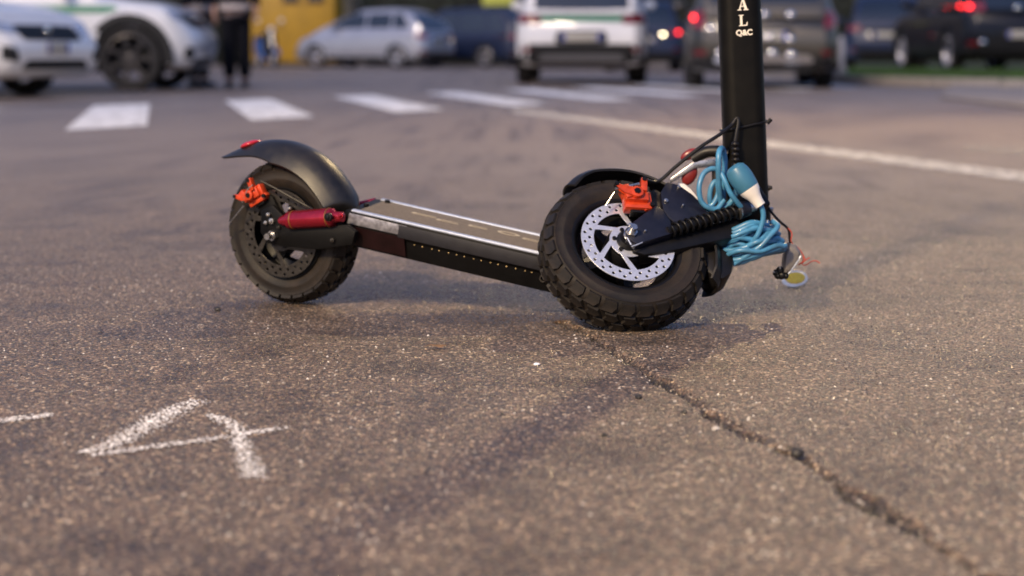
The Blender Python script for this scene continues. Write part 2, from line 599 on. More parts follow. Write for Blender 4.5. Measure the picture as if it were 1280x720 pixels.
def build_grit(n=70000):
    y = 1.15 + (rng.random(n) ** 1.15) * 2.6
    half = 0.06 + y * 0.335
    x = (rng.random(n) * 2 - 1) * half
    keep = crack_amount(x, y) < 0.45
    x, y = x[keep], y[keep]
    n = len(x)
    r = 0.0008 + 0.0020 * rng.random(n) ** 2.8
    # crumbs broken off the lips of the crack
    m_ = 380
    sg = rng.integers(0, len(CRACK) - 1, m_)
    tt = rng.random(m_)[:, None]
    pc_ = CRACK[sg] * (1 - tt) + CRACK[sg + 1] * tt + rng.normal(0, 0.013, (m_, 2))
    x, y = np.concatenate([x, pc_[:, 0]]), np.concatenate([y, pc_[:, 1]])
    r = np.concatenate([r, 0.0012 + 0.0026 * rng.random(m_) ** 2])
    n = len(x)
    z0 = relief(x, y) - 0.006 * np.clip(crack_amount(x, y) * 1.5, 0, 1)
    base = np.array([(1, 0, 0), (0.3, 0.95, 0), (-0.8, 0.6, 0), (-0.8, -0.6, 0), (0.3, -0.95, 0), (0.1, 0.05, 1.0)])
    a = rng.random(n) * 2 * PI
    ca, sa = np.cos(a)[:, None], np.sin(a)[:, None]
    jx = base[None, :, 0] * (0.75 + 0.5 * rng.random((n, 6)))
    jy = base[None, :, 1] * (0.75 + 0.5 * rng.random((n, 6)))
    px = (jx * ca - jy * sa) * r[:, None] + x[:, None]
    py = (jx * sa + jy * ca) * r[:, None] + y[:, None]
    pz = z0[:, None] - 0.0004 + base[None, :, 2] * (r * (0.60 + 0.6 * rng.random(n)))[:, None]
    co = np.stack([px, py, pz], -1).reshape(-1, 3).astype(np.float32)
    tri = np.array([(0, 1, 5), (1, 2, 5), (2, 3, 5), (3, 4, 5), (4, 0, 5)])
    fs = (tri[None] + (np.arange(n) * 6)[:, None, None]).reshape(-1, 3)
    me = bpy.data.meshes.new('grit')
    me.vertices.add(len(co))
    me.vertices.foreach_set('co', co.ravel())
    me.loops.add(fs.size)
    me.loops.foreach_set('vertex_index', fs.ravel().astype(np.int32))
    me.polygons.add(len(fs))
    me.polygons.foreach_set('loop_start', np.arange(0, fs.size, 3, dtype=np.int32))
    me.update(calc_edges=True)
    at = me.attributes.new('tone', 'FLOAT', 'POINT')
    at.data.foreach_set('value', np.repeat(rng.random(n) ** 1.2 * (1 - 0.4 * damp_shade_amount(x, y)), 6).astype(np.float32))  # stones there darkened by the same painted shade
    return me
tag(link('grit', build_grit(), stone_mat()), 'fine pale and dark stones set in the asphalt surface', None, None, 'stuff')

# ---- painted markings on the road
def paint_mat(name, col, cover, scale, edge=False):
    m, nt, b = nodes_of(name)
    N, Lk = nt.nodes, nt.links
    tc = N.new('ShaderNodeTexCoord')
    n1 = N.new('ShaderNodeTexNoise')
    n1.inputs['Scale'].default_value = scale
    n1.inputs['Detail'].default_value = 6
    n1.inputs['Roughness'].default_value = 0.7
    Lk.new(tc.outputs['Object'], n1.inputs['Vector'])
    b.inputs['Base Color'].default_value = (*col, 1)
    b.inputs['Roughness'].default_value = 0.8
    src = n1.outputs['Fac']
    if edge:
        vo = N.new('ShaderNodeTexVoronoi')
        vo.inputs['Scale'].default_value = 230
        Lk.new(tc.outputs['Object'], vo.inputs['Vector'])
        at = N.new('ShaderNodeAttribute')
        at.attribute_name = 'body'
        k1 = N.new('ShaderNodeMath')
        k1.operation = 'MULTIPLY_ADD'
        Lk.new(at.outputs['Fac'], k1.inputs[0])
        k1.inputs[1].default_value = 0.75
        Lk.new(n1.outputs['Fac'], k1.inputs[2])
        k2 = N.new('ShaderNodeMath')
        k2.operation = 'MULTIPLY_ADD'
        Lk.new(vo.outputs['Distance'], k2.inputs[0])
        k2.inputs[1].default_value = -0.95
        Lk.new(k1.outputs[0], k2.inputs[2])
        src = k2.outputs[0]
    mr = N.new('ShaderNodeMapRange')
    mr.inputs['From Min'].default_value = cover - 0.05
    mr.inputs['From Max'].default_value = cover + 0.08
    Lk.new(src, mr.inputs['Value'])
    tr = N.new('ShaderNodeBsdfTransparent')
    mx = N.new('ShaderNodeMixShader')
    Lk.new(mr.outputs[0], mx.inputs[0])
    Lk.new(tr.outputs[0], mx.inputs[1])
    Lk.new(b.outputs[0], mx.inputs[2])
    out = [n for n in N if n.type == 'OUTPUT_MATERIAL'][0]
    Lk.new(mx.outputs[0], out.inputs['Surface'])
    return m
ROADPAINT = paint_mat('worn_road_paint', (0.80, 0.79, 0.78), 0.40, 8)
LINEPAINT = paint_mat('worn_line_paint', (0.60, 0.57, 0.53), 0.46, 20)
FAINTPAINT = paint_mat('faint_line_paint', (0.36, 0.34, 0.32), 0.52, 22)
CHALK = paint_mat('chalk', (0.92, 0.89, 0.87), 0.74, 170, True)

def flat_quad(pts, z):
    return MB().add([(p[0], p[1], z) for p in pts], [[0, 1, 2, 3]]).mesh('marking', smooth=False)
step, bar = V((0.82, 1.35)), V((-0.9, 4.1))
sd = step.normalized() * 0.32
for k in range(-2, 9):
    p = V((-2.32, 9.2)) + step * k
    q = p + bar
    link('zebra_bar', flat_quad([p - sd, p + sd, q + sd, q - sd], 0.004), ROADPAINT, road)
def gxy(px, py):
    return ground(px, py).xy
la, lb, lc, ld = gxy(640, 136), gxy(1700, 269.7), gxy(1700, 286), gxy(640, 141)
link('edge_line', flat_quad([ld, lc, lb, la], 0.004), LINEPAINT, road)
link('edge_line', flat_quad([gxy(1205, 189), gxy(1500, 213.8), gxy(1500, 200.6), gxy(1205, 182)], 0.004), FAINTPAINT, road)

def chalk_stroke(pts, widths, n=40):
    P = spline([ground(px, py) for px, py in pts], 10)
    W = np.interp(np.linspace(0, 1, len(P)), np.linspace(0, 1, len(widths)), widths)
    rows, att = [], []
    for i, p in enumerate(P):
        t = (P[min(i + 1, len(P) - 1)] - P[max(i - 1, 0)]).normalized()
        s_ = V((-t.y, t.x, 0))
        row = []
        for k in range(7):
            u = k / 3 - 1
            q = p + s_ * (W[i] * u)
            row.append(V((q.x, q.y, float(relief(np.array(q.x), np.array(q.y))) + 0.0022)))
            e = min(1, 14 * i / len(P), 14 * (len(P) - 1 - i) / len(P))
            att.append((1 - u * u) * e)
        rows.append(row)
    return rows, att

def chalk_obj(strokes, label):
    mb, att = MB(), []
    for pts, w in strokes:
        rows, a = chalk_stroke(pts, w)
        mb.loft(rows, closed=False, caps=False)
        att += a
    me = mb.mesh('chalk_mark', smooth=True)
    at = me.attributes.new('body', 'FLOAT', 'POINT')
    at.data.foreach_set('value', att)
    return tag(link('chalk_mark', me, CHALK), label, 'chalk mark')
chalk_obj([([(92, 574), (150, 552), (205, 522), (258, 497)], [0.014, 0.034, 0.040, 0.026]),
           ([(98, 573), (180, 562), (270, 550), (374, 534)], [0.020, 0.018, 0.020, 0.018]),
           ([(255, 518), (290, 533), (303, 560), (322, 610)], [0.017, 0.021, 0.022, 0.025])],
          'white chalk mark shaped like a crossed arrow on the asphalt')
chalk_obj([([(-40, 533), (10, 527), (45, 523), (72, 519)], [0.026, 0.024, 0.024, 0.018])],
          'short white chalk dash at the left edge of the road')

# ------------------------------------------------------------------ the electric scooter
# rear wheel
Gr = ground(369, 378)
RR = 0.126
Cr = V((Gr.x, Gr.y, RR))
ya = R(28)
nr = V((-math.sin(ya), -math.cos(ya), -0.035)).normalized()
er1 = V((math.cos(ya), -math.sin(ya), 0)).normalized()
er2 = nr.cross(er1).normalized()
Mr = frame(Cr, er1, er2, nr)
# front wheel, wrenched round so that it trails behind the stem and leans away
nf = V((0.19, -0.706, 0.681)).normalized()
ef1 = V((-nf.y, nf.x, 0)).normalized()
ef2 = nf.cross(ef1).normalized()
RF = 0.1365
zf = (RF - 0.038) * math.sqrt(1 - nf.z ** 2) + 0.038
Dc = ground(785, 302, zf + 0.038 * nf.z)
Cf = Dc - nf * 0.038
Mf = frame(Cf, ef1, ef2, nf)
Mfi, Mri = Mf.inverted(), Mr.inverted()

BASE = V((0.0, 2.66, 0.0))
TB = Matrix.Translation(-BASE)
scooter = tag(empty('electric_scooter', BASE), 'black electric kick scooter with twisted front wheel standing on the asphalt', 'scooter')

def part(name, mb, m, M=None, bevel=0.0, seg=2, parent=None, angle=32, label=None):
    """a scooter part given in the frame M (world when None)"""
    me = mb.mesh(name, bevel, seg, angle) if isinstance(mb, MB) else mb
    o = link(name, me, m, parent or scooter, (TB @ (M if M is not None else Matrix())) if parent is None else M)
    if label:
        o['label'] = label
    return o

def f2(px, py, c=0.0):
    """coordinates in the front-wheel frame of the sighted point on the plane c in front of the wheel's middle"""
    p = Mfi @ on_plane(px, py, Cf + nf * c, nf)
    return V((p.x, p.y, c))

def r2(px, py, c=0.0):
    p = Mri @ on_plane(px, py, Cr + nr * c, nr)
    return V((p.x, p.y, c))

def tyre_block(wd, ln, h, skew=0.0, chev=0.0):
    """a tread knob: local x along the tread, y across, z outwards, sloping flanks"""
    mb = MB()
    L, W = ln / 2, wd / 2
    base = [(-L, -W), (L * 0.9, -W), (L + chev, 0), (L * 0.9, W), (-L, W), (-L + chev, 0)]
    top = [(x * 0.88 + chev * 0.12, y * 0.88) for x, y in base]
    A = [V((x + skew * y, y, -0.004)) for x, y in base]
    B = [V((x + skew * y, y, h)) for x, y in top]
    mb.loft([A, B])
    return mb.mesh('tread_block', smooth=False)

SIDE_BLOCK, MID_BLOCK = tyre_block(0.021, 0.0230, 0.0044, 0.15, 0.003), tyre_block(0.018, 0.0214, 0.0044, 0.0, 0.005)
for b_ in (SIDE_BLOCK, MID_BLOCK):
    b_.materials.append(RUBBER)

def disc_mesh(Ro, Ri, Rh, nspoke, thick, sweep):
    loops = [circle(0, 0, Ro, 72)]
    for k in range(24):
        a = 2 * PI * k / 24
        loops.append(circle((Ro - 0.0055) * math.cos(a), (Ro - 0.0055) * math.sin(a), 0.0029, 12))
        a += 2 * PI / 48
        loops.append(circle((Ro - 0.0135) * math.cos(a), (Ro - 0.0135) * math.sin(a), 0.0029, 12))
    for k in range(nspoke):
        a0 = 2 * PI * k / nspoke
        w = 2 * PI / nspoke
        lp = []
        for j in range(9):
            a = a0 + 0.08 * w + (0.84 * w) * j / 8
            lp.append((Ri * math.cos(a), Ri * math.sin(a)))
        for j in range(5):
            a = a0 + (0.72 * w) * (1 - j / 4) + 0.12 * w - sweep
            lp.append((Rh * math.cos(a), Rh * math.sin(a)))
        loops.append(lp)
    for k in range(6):
        a = 2 * PI * k / 6 + 0.3
        loops.append(circle(Rh * 0.76 * math.cos(a), Rh * 0.76 * math.sin(a), 0.0026, 10))
    return curve_mesh(loops, thick, 0.0003)

def make_wheel(M, Rw, disc_m, disc_c, nspk, rot, tw):
    k = Rw - 0.132
    rim = MB()
    rp = [(0.083 + k, -0.030), (0.086 + k, -0.033), (0.083 + k, -0.033), (0.077 + k, -0.028), (0.073 + k, -0.012), (0.073 + k, 0.012),
          (0.077 + k, 0.028), (0.083 + k, 0.033), (0.086 + k, 0.033), (0.083 + k, 0.030), (0.078 + k, 0.014), (0.078 + k, -0.014)]
    rim.lathe(rp, 64, closed=True)
    rim.lathe([(0.059 + k, -0.016), (0.0735 + k, -0.014), (0.0735 + k, 0.002), (0.061 + k, -0.004)], 56, closed=True)
    rim.lathe([(0.0, -0.032), (0.030, -0.032), (0.034, -0.026), (0.034, 0.026), (0.030, 0.032), (0.0, 0.032)], 40)
    for j in range(nspk):
        a = rot + 2 * PI * j / nspk
        Q = Matrix.Rotation(a, 3, 'Z')
        rings = []
        for x, w, zc, t in ((0.028, 0.012, -0.010, 0.013), (0.050, 0.008, -0.010, 0.009), (0.0755 + k, 0.011, -0.006, 0.008)):
            rings.append([Q @ V((x, -w, zc - t)), Q @ V((x, w, zc - t)), Q @ V((x, w * 0.8, zc + t)), Q @ V((x, -w * 0.8, zc + t))])
        rim.loft(rings)
    w = part('wheel', rim, BLACK, M, angle=40)
    ty = MB()
    t = [(0.081, -0.028), (0.088, -0.034), (0.098, -0.0375), (0.1010, -0.0385), (0.1025, -0.0376), (0.108, -0.0378), (0.1125, -0.0372), (0.1135, -0.0378), (0.1145, -0.0362), (0.117, -0.034), (0.1225, -0.028), (0.1255, -0.017), (0.1265, 0.0)]
    t = [(r, z * tw) for r, z in t]
    prof = [(r + k, z) for r, z in t] + [(r + k, -z) for r, z in t[-2::-1]]
    ty.lathe(prof, 72)
    link('tyre', ty.mesh('tyre', angle=60), RUBBER, w)
    nb = 28
    for j in range(nb):
        a = 2 * PI * j / nb
        for sgn in (-1, 1):
            # shoulder knobs
            aa = a + (0 if sgn > 0 else PI / nb)
            o = link('tread_block', SIDE_BLOCK, None, w)
            nrm = V((0, 0, 0))
            tilt = sgn * R(33)
            Mx = Matrix.Rotation(aa, 4, 'Z') @ Matrix.Translation((0.1205 + k, 0, sgn * 0.0275 * tw))
            # local axes: x along the tread (tangent), y across, z outwards
            o.matrix_basis = Mx @ Matrix.Rotation(-tilt, 4, 'Y') @ Matrix(((0, 0, 1, 0), (1, 0, 0, 0), (0, 1, 0, 0), (0, 0, 0, 1)))
            aa = a + PI / nb * (0.5 if sgn > 0 else 1.5)
            o = link('tread_block', MID_BLOCK, None, w)
            o.matrix_basis = Matrix.Rotation(aa, 4, 'Z') @ Matrix.Translation((0.1262 + k, 0, sgn * 0.0095 * tw)) @ Matrix(((0, 0, 1, 0), (1, 0, 0, 0), (0, 1, 0, 0), (0, 0, 0, 1)))
    d = link('brake_disc', disc_mesh(0.076, 0.056, 0.030, 6, 0.0022, 0.42), disc_m, w, Matrix.Translation((0, 0, disc_c)) @ Matrix.Rotation(rot * 1.7, 4, 'Z'))
    hub = MB()
    hub.lathe([(0.0, disc_c + 0.009), (0.015, disc_c + 0.009), (0.019, disc_c + 0.004), (0.020, disc_c - 0.006), (0.0, disc_c - 0.006)], 28)
    for j in range(6):
        a = 2 * PI * j / 6 + 0.3 + rot * 1.7
        p = V((0.0228 * math.cos(a), 0.0228 * math.sin(a), disc_c))
        hub.cyl(p, p + V((0, 0, 0.0035)), 0.0036, n=8)
    link('hub', hub.mesh('hub'), BLACK, w)
    ax = MB()
    ax.cyl((0, 0, disc_c), (0, 0, disc_c + 0.040), 0.0055, n=14)
    ax.cyl((0, 0, disc_c + 0.016), (0, 0, disc_c + 0.019), 0.0115, n=24)
    ax.cyl((0, 0, disc_c + 0.019), (0, 0, disc_c + 0.028), 0.0090, n=6)
    link('axle', ax.mesh('axle'), STEEL, w)
    return w
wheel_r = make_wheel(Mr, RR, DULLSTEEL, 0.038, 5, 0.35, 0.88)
wheel_f = make_wheel(Mf, RF, DISC, 0.038, 5, 0.9, 1.03)

# ---- brake calipers: orange two-piece bodies with lever arm, bolts and pads
def caliper(M, name='brake_caliper'):
    mb = MB()
    mb.box((0, 0, 0.0), 0.0165, 0.0085, 0.011)
    mb.box((-0.013, 0.004, 0.004), 0.006, 0.011, 0.010, Matrix.Rotation(R(18), 3, 'Z'))
    mb.box((0.017, 0.001, -0.002), 0.005, 0.010, 0.007)
    mb.box((0.002, -0.013, -0.003), 0.019, 0.005, 0.008)
    mb.box((0.017, -0.013, -0.003), 0.008, 0.004, 0.006, Matrix.Rotation(R(25), 3, 'Z'))
    o = part(name, mb, ORANGE, M, bevel=0.0022, seg=2)
    arm = MB()
    arm.cyl((-0.001, 0.001, 0.010), (-0.001, 0.001, 0.017), 0.0088, n=24)
    arm.loft([[V((-0.004, y * 0.008 + 0.001, 0.0115 + z)), V((-0.02, y * 0.006 + 0.005, 0.0115 + z)), V((-0.029, y * 0.004 + 0.012, 0.0115 + z))][::1] for y, z in ((-1, 0), (1, 0), (1, 0.0045), (-1, 0.0045))], closed=False, caps=False)
    arm.box((0.011, 0.0155, 0.010), 0.0042, 0.011, 0.0055, Matrix.Rotation(R(-8), 3, 'Z'))
    link('lever_arm', arm.mesh('lever_arm', 0.001), ORANGE, o)
    for p_, q_, r_, n_b in (((-0.001, 0.001, 0.017), (-0.001, 0.001, 0.0185), 0.0048, 6), ((0.012, 0.0235, 0.0100), (0.012, 0.0235, 0.0175), 0.0034, 8),
                           ((0.021, -0.012, 0.004), (0.021, -0.012, 0.0085), 0.0036, 8), ((-0.0285, 0.012, 0.010), (-0.0285, 0.012, 0.0185), 0.0030, 8)):
        link('bolt', MB().cyl(p_, q_, r_, n=n_b).mesh('bolt'), BLACK, o)
    pad = MB()
    pad.box((0.0, -0.008, -0.013), 0.013, 0.008, 0.0035)
    pad.box((0.002, -0.018, -0.006), 0.010, 0.004, 0.006)
    link('brake_pad', pad.mesh('brake_pad', 0.001), BLACK, o)
    return o
cp = f2(794, 249, 0.058)
cal_f = caliper(Mf @ Matrix.Translation(cp) @ Matrix.Rotation(R(-6), 4, 'Z') @ Matrix.Scale(1.18, 4))
cq = r2(318, 243, 0.052)
cal_r = caliper(Mr @ Matrix.Translation(cq) @ Matrix.Rotation(R(28), 4, 'Z') @ Matrix.Scale(0.98, 4))

def fpart(name, pts, c0, c1, m, bevel=0.0012, label=None):
    """plate cut to a sighted outline, standing between c0 and c1 in the front-wheel frame"""
    mb = MB()
    mb.prism([f2(x, y, c1) for x, y in pts], (0, 0, c0 - c1))
    return part(name, mb, m, Mf, bevel, label=label)

# fork arm on the near side
fpart('fork_arm', [(789, 279), (806, 266), (821, 257), (829, 262), (838, 275), (842, 291), (796, 305), (784, 297), (782, 286)], 0.044, 0.061, NAVY, 0.0016)
fpart('fork_arm', [(826, 240), (834, 227), (849, 231), (866, 243), (880, 257), (886, 272), (848, 282), (836, 272), (829, 262)], 0.036, 0.050, NAVY, 0.0016)
fpart('fork_arm', [(790, 302), (840, 290), (925, 272), (934, 284), (918, 296), (845, 312), (806, 318), (792, 314)], 0.016, 0.046, BLACK, 0.003)
# worn bright corner of the arm round the axle
mb = MB()
for a, b in (((790, 308), (796, 306)), ((796, 306), (803, 303)), ((784, 297), (789, 306))):
    mb.tube([f2(*a, 0.0615), f2(*b, 0.0615)], 0.0011, 6)
part('worn_edge', mb, ALU, Mf)
# fork bolts
for (x, y), r in (((788, 283), 0.0042), ((832, 252), 0.0036), ((848, 235), 0.0030), ((853, 258), 0.0016), ((806, 290), 0.0018)):
    mb = MB()
    c = 0.0605 if x < 829 else 0.0495
    p = f2(x, y, c)
    mb.cyl(p, p + V((0, 0, 0.004)), r, n=12)
    mb.cyl(p + V((0, 0, 0.004)), p + V((0, 0, 0.0055)), r * 0.6, n=6)
    part('fork_bolt', mb, STEEL, Mf)
# far side arm
fpart('fork_arm', [(789, 279), (821, 257), (850, 258), (915, 260), (930, 275), (900, 290), (842, 296), (796, 306)], -0.062, -0.046, BLACK, 0.0016)
# yoke joining the arms under the stem
mb = MB()
yk = f2(931, 272, 0.0)
mb.box((yk.x, yk.y, 0), 0.018, 0.022, 0.060, Matrix.Rotation(R(14), 3, 'Z'))
part('fork_yoke', mb, BLACK, Mf, 0.004)
# suspension spring with its collar
s0, s1 = f2(838, 288, 0.058), f2(922, 264, 0.058)
ax_ = (s1 - s0)
ln_ = ax_.length
ad = ax_.normalized()
u_ = V((0, 0, 1))
w_ = ad.cross(u_).normalized()
turns = 11
pts = []
for i in range(turns * 16 + 1):
    t = i / (turns * 16)
    a = 2 * PI * turns * t
    pts.append(s0 + ad * (ln_ * t) + (u_ * math.cos(a) + w_ * math.sin(a)) * 0.0102)
part('suspension_spring', MB().tube(pts, 0.0024, 8), BLACK, Mf, angle=60)
part('spring_rod', MB().cyl(s0 - ad * 0.006, s1 + ad * 0.02, 0.0072, n=18), BLACK, Mf)
mb = MB()
mb.cyl(s1 - ad * 0.001, s1 + ad * 0.0015, 0.0140, n=28)
part('spring_ring', mb, STEEL, Mf)
mb = MB()
mb.cyl(s1 + ad * 0.0015, s1 + ad * 0.020, 0.0142, 0.0125, n=28)
part('spring_collar', mb, NAVY, Mf, 0.0008)
mb = MB()
mb.cyl(s1 + ad * 0.018, s1 + ad * 0.034, 0.0075, n=18)
part('spring_pin', mb, STEEL, Mf)

# front mudguard: arched sheet round the wheel
def mudguard(pathpts, halfw, th, crown, ends=0.75, tip=0.0):
    """sheet swept along a path in the wheel's plane; returns lofted closed section"""
    P = spline(pathpts, 8)
    n = len(P)
    rings = []
    for i, p in enumerate(P):
        t = (P[min(i + 1, n - 1)] - P[max(i - 1, 0)]).normalized()
        out = V((-t.y, t.x, 0))
        if out.dot(p) < 0:
            out = -out
        e = min(1.0, (min(i, n - 1 - i) / n) * 9)
        hw = halfw * (ends + (1 - ends) * math.sin(e * PI / 2))
        cw = crown
        if tip and i > n * (1 - tip):
            q = (n - 1 - i) / (n * tip)
            cw = crown * q ** 0.8
            hw = halfw * (0.22 + 0.78 * q ** 0.6)
        up, lo = [], []
        for k in range(11):
            s_ = -1 + k / 5
            dz = cw * (1 - abs(s_) ** 2.4)
            up.append(p + out * (dz - cw) + V((0, 0, s_ * hw)))
            lo.append(p + out * (dz - cw - th) + V((0, 0, s_ * (hw - th * 0.6))))
        rings.append(up + lo[::-1])
    return MB().loft(rings)
fa = []
for a, r in ((117, 0.155), (107, 0.162), (95, 0.166), (75, 0.167), (55, 0.166), (35, 0.165), (15, 0.164), (-2, 0.164), (-18, 0.164), (-28, 0.162)):
    fa.append(V((r * math.cos(R(a)), r * math.sin(R(a)), 0)))
part('mudguard', mudguard(fa, 0.036, 0.003, 0.016), PLAST, Mf, angle=50)
fpart('mud_flap', [(884, 292), (896, 291), (908, 297), (916, 309), (919, 325), (916, 340), (906, 348), (893, 347), (884, 338), (880, 318)], -0.030, 0.020, PLAST, 0.010)
# white plastic catch of the mudguard
fpart('mudguard_catch', [(848, 228), (856, 229), (864, 236), (872, 246), (874, 254), (866, 250), (857, 241)], 0.018, 0.034, WHITEP, 0.002)

# ---- the stem with its handlebar (the bar is above the photograph)
SB = at_y(934, 268, 2.665)
ST = at_y(921.5, -60, 2.672)
sa = (ST - SB).normalized()
sx = V((1, 0, 0)); sx = (sx - sa * sx.dot(sa)).normalized()
sy = sa.cross(sx).normalized()                                 # points away from the camera
Ms = frame(SB, sx, sy, sa)
def rrect(hx, hy, r, z, n=5):
    out = []
    for cx, cy, a0 in ((hx - r, hy - r, 0), (-hx + r, hy - r, 90), (-hx + r, -hy + r, 180), (hx - r, -hy + r, 270)):
        for i in range(n + 1):
            a = R(a0 + 90 * i / n)
            out.append(V((cx + r * math.cos(a), cy + r * math.sin(a), z)))
    return out
STEMLEN = 0.92
mb = MB().loft([rrect(0.0352, 0.029, 0.021, -0.02, 8), rrect(0.0352, 0.029, 0.021, 0.12, 8), rrect(0.0348, 0.0285, 0.021, 0.36, 8), rrect(0.034, 0.028, 0.021, STEMLEN, 8)])
stem = part('stem', mb, mat('black_stem_coat', (0.004, 0.0036, 0.003), 0.40, var=0.3, scale=30, bump=0.1, bscale=600, dust=0.12, dustcol=(0.022, 0.018, 0.012), spec=0.15), Ms, angle=25)
mb = MB().loft([rrect(0.037, 0.031, 0.014, -0.045), rrect(0.0365, 0.0305, 0.014, 0.012)])
part('stem_foot', mb, BLACK, Ms, angle=25)
hb = MB().tube(spline([V((-0.012, -0.27, STEMLEN + 0.01)), V((0, -0.15, STEMLEN + 0.02)), V((0, 0, STEMLEN + 0.03)), V((0, 0.15, STEMLEN + 0.02)), V((-0.012, 0.27, STEMLEN + 0.01))]), 0.014, 14)
part('handlebar', hb, BLACK, Ms)
for sg in (-1, 1):
    part('grip', MB().cyl((-0.005, sg * 0.17, STEMLEN + 0.018), (-0.014, sg * 0.29, STEMLEN + 0.008), 0.018, n=18), RUBBER, Ms, 0.003)
    part('brake_lever', MB().tube([V((0.0, sg * 0.15, STEMLEN + 0.018)), V((0.045, sg * 0.17, STEMLEN + 0.005)), V((0.05, sg * 0.26, STEMLEN - 0.005))], 0.0055, 8), BLACK, Ms)
# lettering running down the stem
fz = -0.0290
def on_stem(px, py):
    p = Ms.inverted() @ on_plane(px, py, SB + sy * fz, sy)
    return p
FACE = Matrix(((1, 0, 0, 0), (0, 0, -1, 0), (0, 1, 0, 0), (0, 0, 0, 1)))
def letter(loops, px, py, h, w):
    p = on_stem(px, py)
    me = curve_mesh([[(x * w, y * h) for x, y in lp] for lp in loops], 0.0006)
    return part('lettering', me, CREAM, Ms @ Matrix.Translation((p.x, fz - 0.0005, p.z)) @ FACE)
A_ = [[(-0.62, -0.5), (-0.14, -0.5), (-0.14, -0.43), (-0.27, -0.41), (-0.21, -0.2), (0.13, -0.2), (0.20, -0.41), (0.07, -0.43), (0.07, -0.5), (0.66, -0.5), (0.66, -0.43), (0.53, -0.41), (0.12, 0.52), (-0.02, 0.52), (-0.45, -0.40), (-0.62, -0.43)],
      [(-0.17, -0.11), (0.10, -0.11), (-0.03, 0.27)]]
L_ = [[(-0.5, -0.5), (0.5, -0.5), (0.55, -0.14), (0.47, -0.14), (0.36, -0.38), (-0.06, -0.41), (-0.06, 0.41), (0.10, 0.44), (0.10, 0.5), (-0.5, 0.5), (-0.5, 0.44), (-0.34, 0.41), (-0.34, -0.41), (-0.5, -0.44)]]
letter(A_, 928.2, 5.5, 0.0190, 0.0140)
letter(L_, 928.6, 25.5, 0.0180, 0.0138)
pq = on_stem(930.2, 41.0)
part('lettering', text_mesh('Q&C', 0.0125, 0.0006, 0.0005), CREAM, Ms @ Matrix.Translation((pq.x, fz - 0.0005, pq.z)) @ FACE)
# bolts and cable tie on the stem
for px, py in ((963, 236), (964, 263)):
    p = on_stem(px, py)
    mb = MB()
    mb.cyl((p.x - 0.010, -0.008, p.z), (p.x + 0.0015, -0.008, p.z), 0.0052, n=12)
    mb.cyl((p.x + 0.0015, -0.008, p.z), (p.x + 0.006, -0.008, p.z), 0.0036, n=6)
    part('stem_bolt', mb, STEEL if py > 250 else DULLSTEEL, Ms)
tz = on_stem(930, 155).z
ring = []
for i in range(33):
    a = 2 * PI * i / 32
    k = 1 / max(abs(math.cos(a)) / 0.0375, abs(math.sin(a)) / 0.0315) ** 1
    k = min(k, 0.040)
    ring.append(V((k * math.cos(a), k * math.sin(a), tz + 0.006 * math.cos(a) - 0.004)))
part('cable_tie', MB().tube(ring, 0.0021, 8), BLACK, Ms)
mb = MB().cyl(on_stem(959, 154) + V((0, 0.0, 0)), on_stem(964, 149), 0.0034, n=10)
part('cable_tie_head', mb, BLACK, Ms)
# folding latch: red levers, silver link, black strap
def wp(px, py, y=2.66):
    return at_y(px, py, y)
mb = MB()
mb.ball(wp(862, 193), 0.0165, 0.006, 0.0085, Matrix.Rotation(R(-28), 3, 'Y'))
part('latch_lever', mb, DKRED)
mb = MB()
mb.ball(wp(862, 219), 0.0115, 0.006, 0.018, Matrix.Rotation(R(28), 3, 'Y'))
part('latch_lever', mb, DKRED)
part('latch_link', MB().loft([[wp(838, 226, y) + V((0, 0, dz)) for y, dz in ((2.652, -.004), (2.665, -.004), (2.665, .004), (2.652, .004))],
                              [wp(868, 206, y) + V((0, 0, dz)) for y, dz in ((2.652, -.006), (2.665, -.006), (2.665, .006), (2.652, .006))],
                              [wp(908, 202, y) + V((0, 0, dz)) for y, dz in ((2.652, -.007), (2.665, -.007), (2.665, .007), (2.652, .007))]]), STEEL, None, 0.001)
part('latch_strap', MB().tube(spline([wp(866, 199, 2.66), wp(880, 191, 2.655), wp(895, 189, 2.65), wp(910, 193, 2.645)]), [0.010] * 25, 12), PLAST)
part('latch_post', MB().cyl(wp(894, 206, 2.66), wp(895, 262, 2.66), 0.006, n=14), DULLSTEEL)
# brake hose and cable from the caliper up the stem
tip = Mf @ (cp + V((0.014, 0.03, 0.014)))
part('brake_cable', MB().tube(spline([tip, wp(822, 227, 2.60), wp(845, 208, 2.60), wp(875, 184, 2.60), wp(900, 168, 2.61), wp(914, 157, 2.625), wp(921, 148, 2.627), wp(923, 153, 2.625), wp(921, 165, 2.622), wp(919, 178, 2.62)]), 0.0030, 10), PLAST)
mb = MB()
for k, py in enumerate((180, 186.5, 193, 199.5, 206)):
    mb.ball(wp(919 + (k % 2) * 0.6, py, 2.618), 0.0062, 0.0062, 0.0046)
part('cable_grommet', mb, PLAST)
part('cable_sleeve', MB().cyl(Mf @ f2(769, 236, 0.072), Mf @ f2(799, 230, 0.072), 0.0022, n=10), STEEL)
part('caliper_wire', MB().cyl(Mf @ f2(768, 240, 0.068), Mf @ f2(757, 257, 0.055), 0.0009, n=6), STEEL)

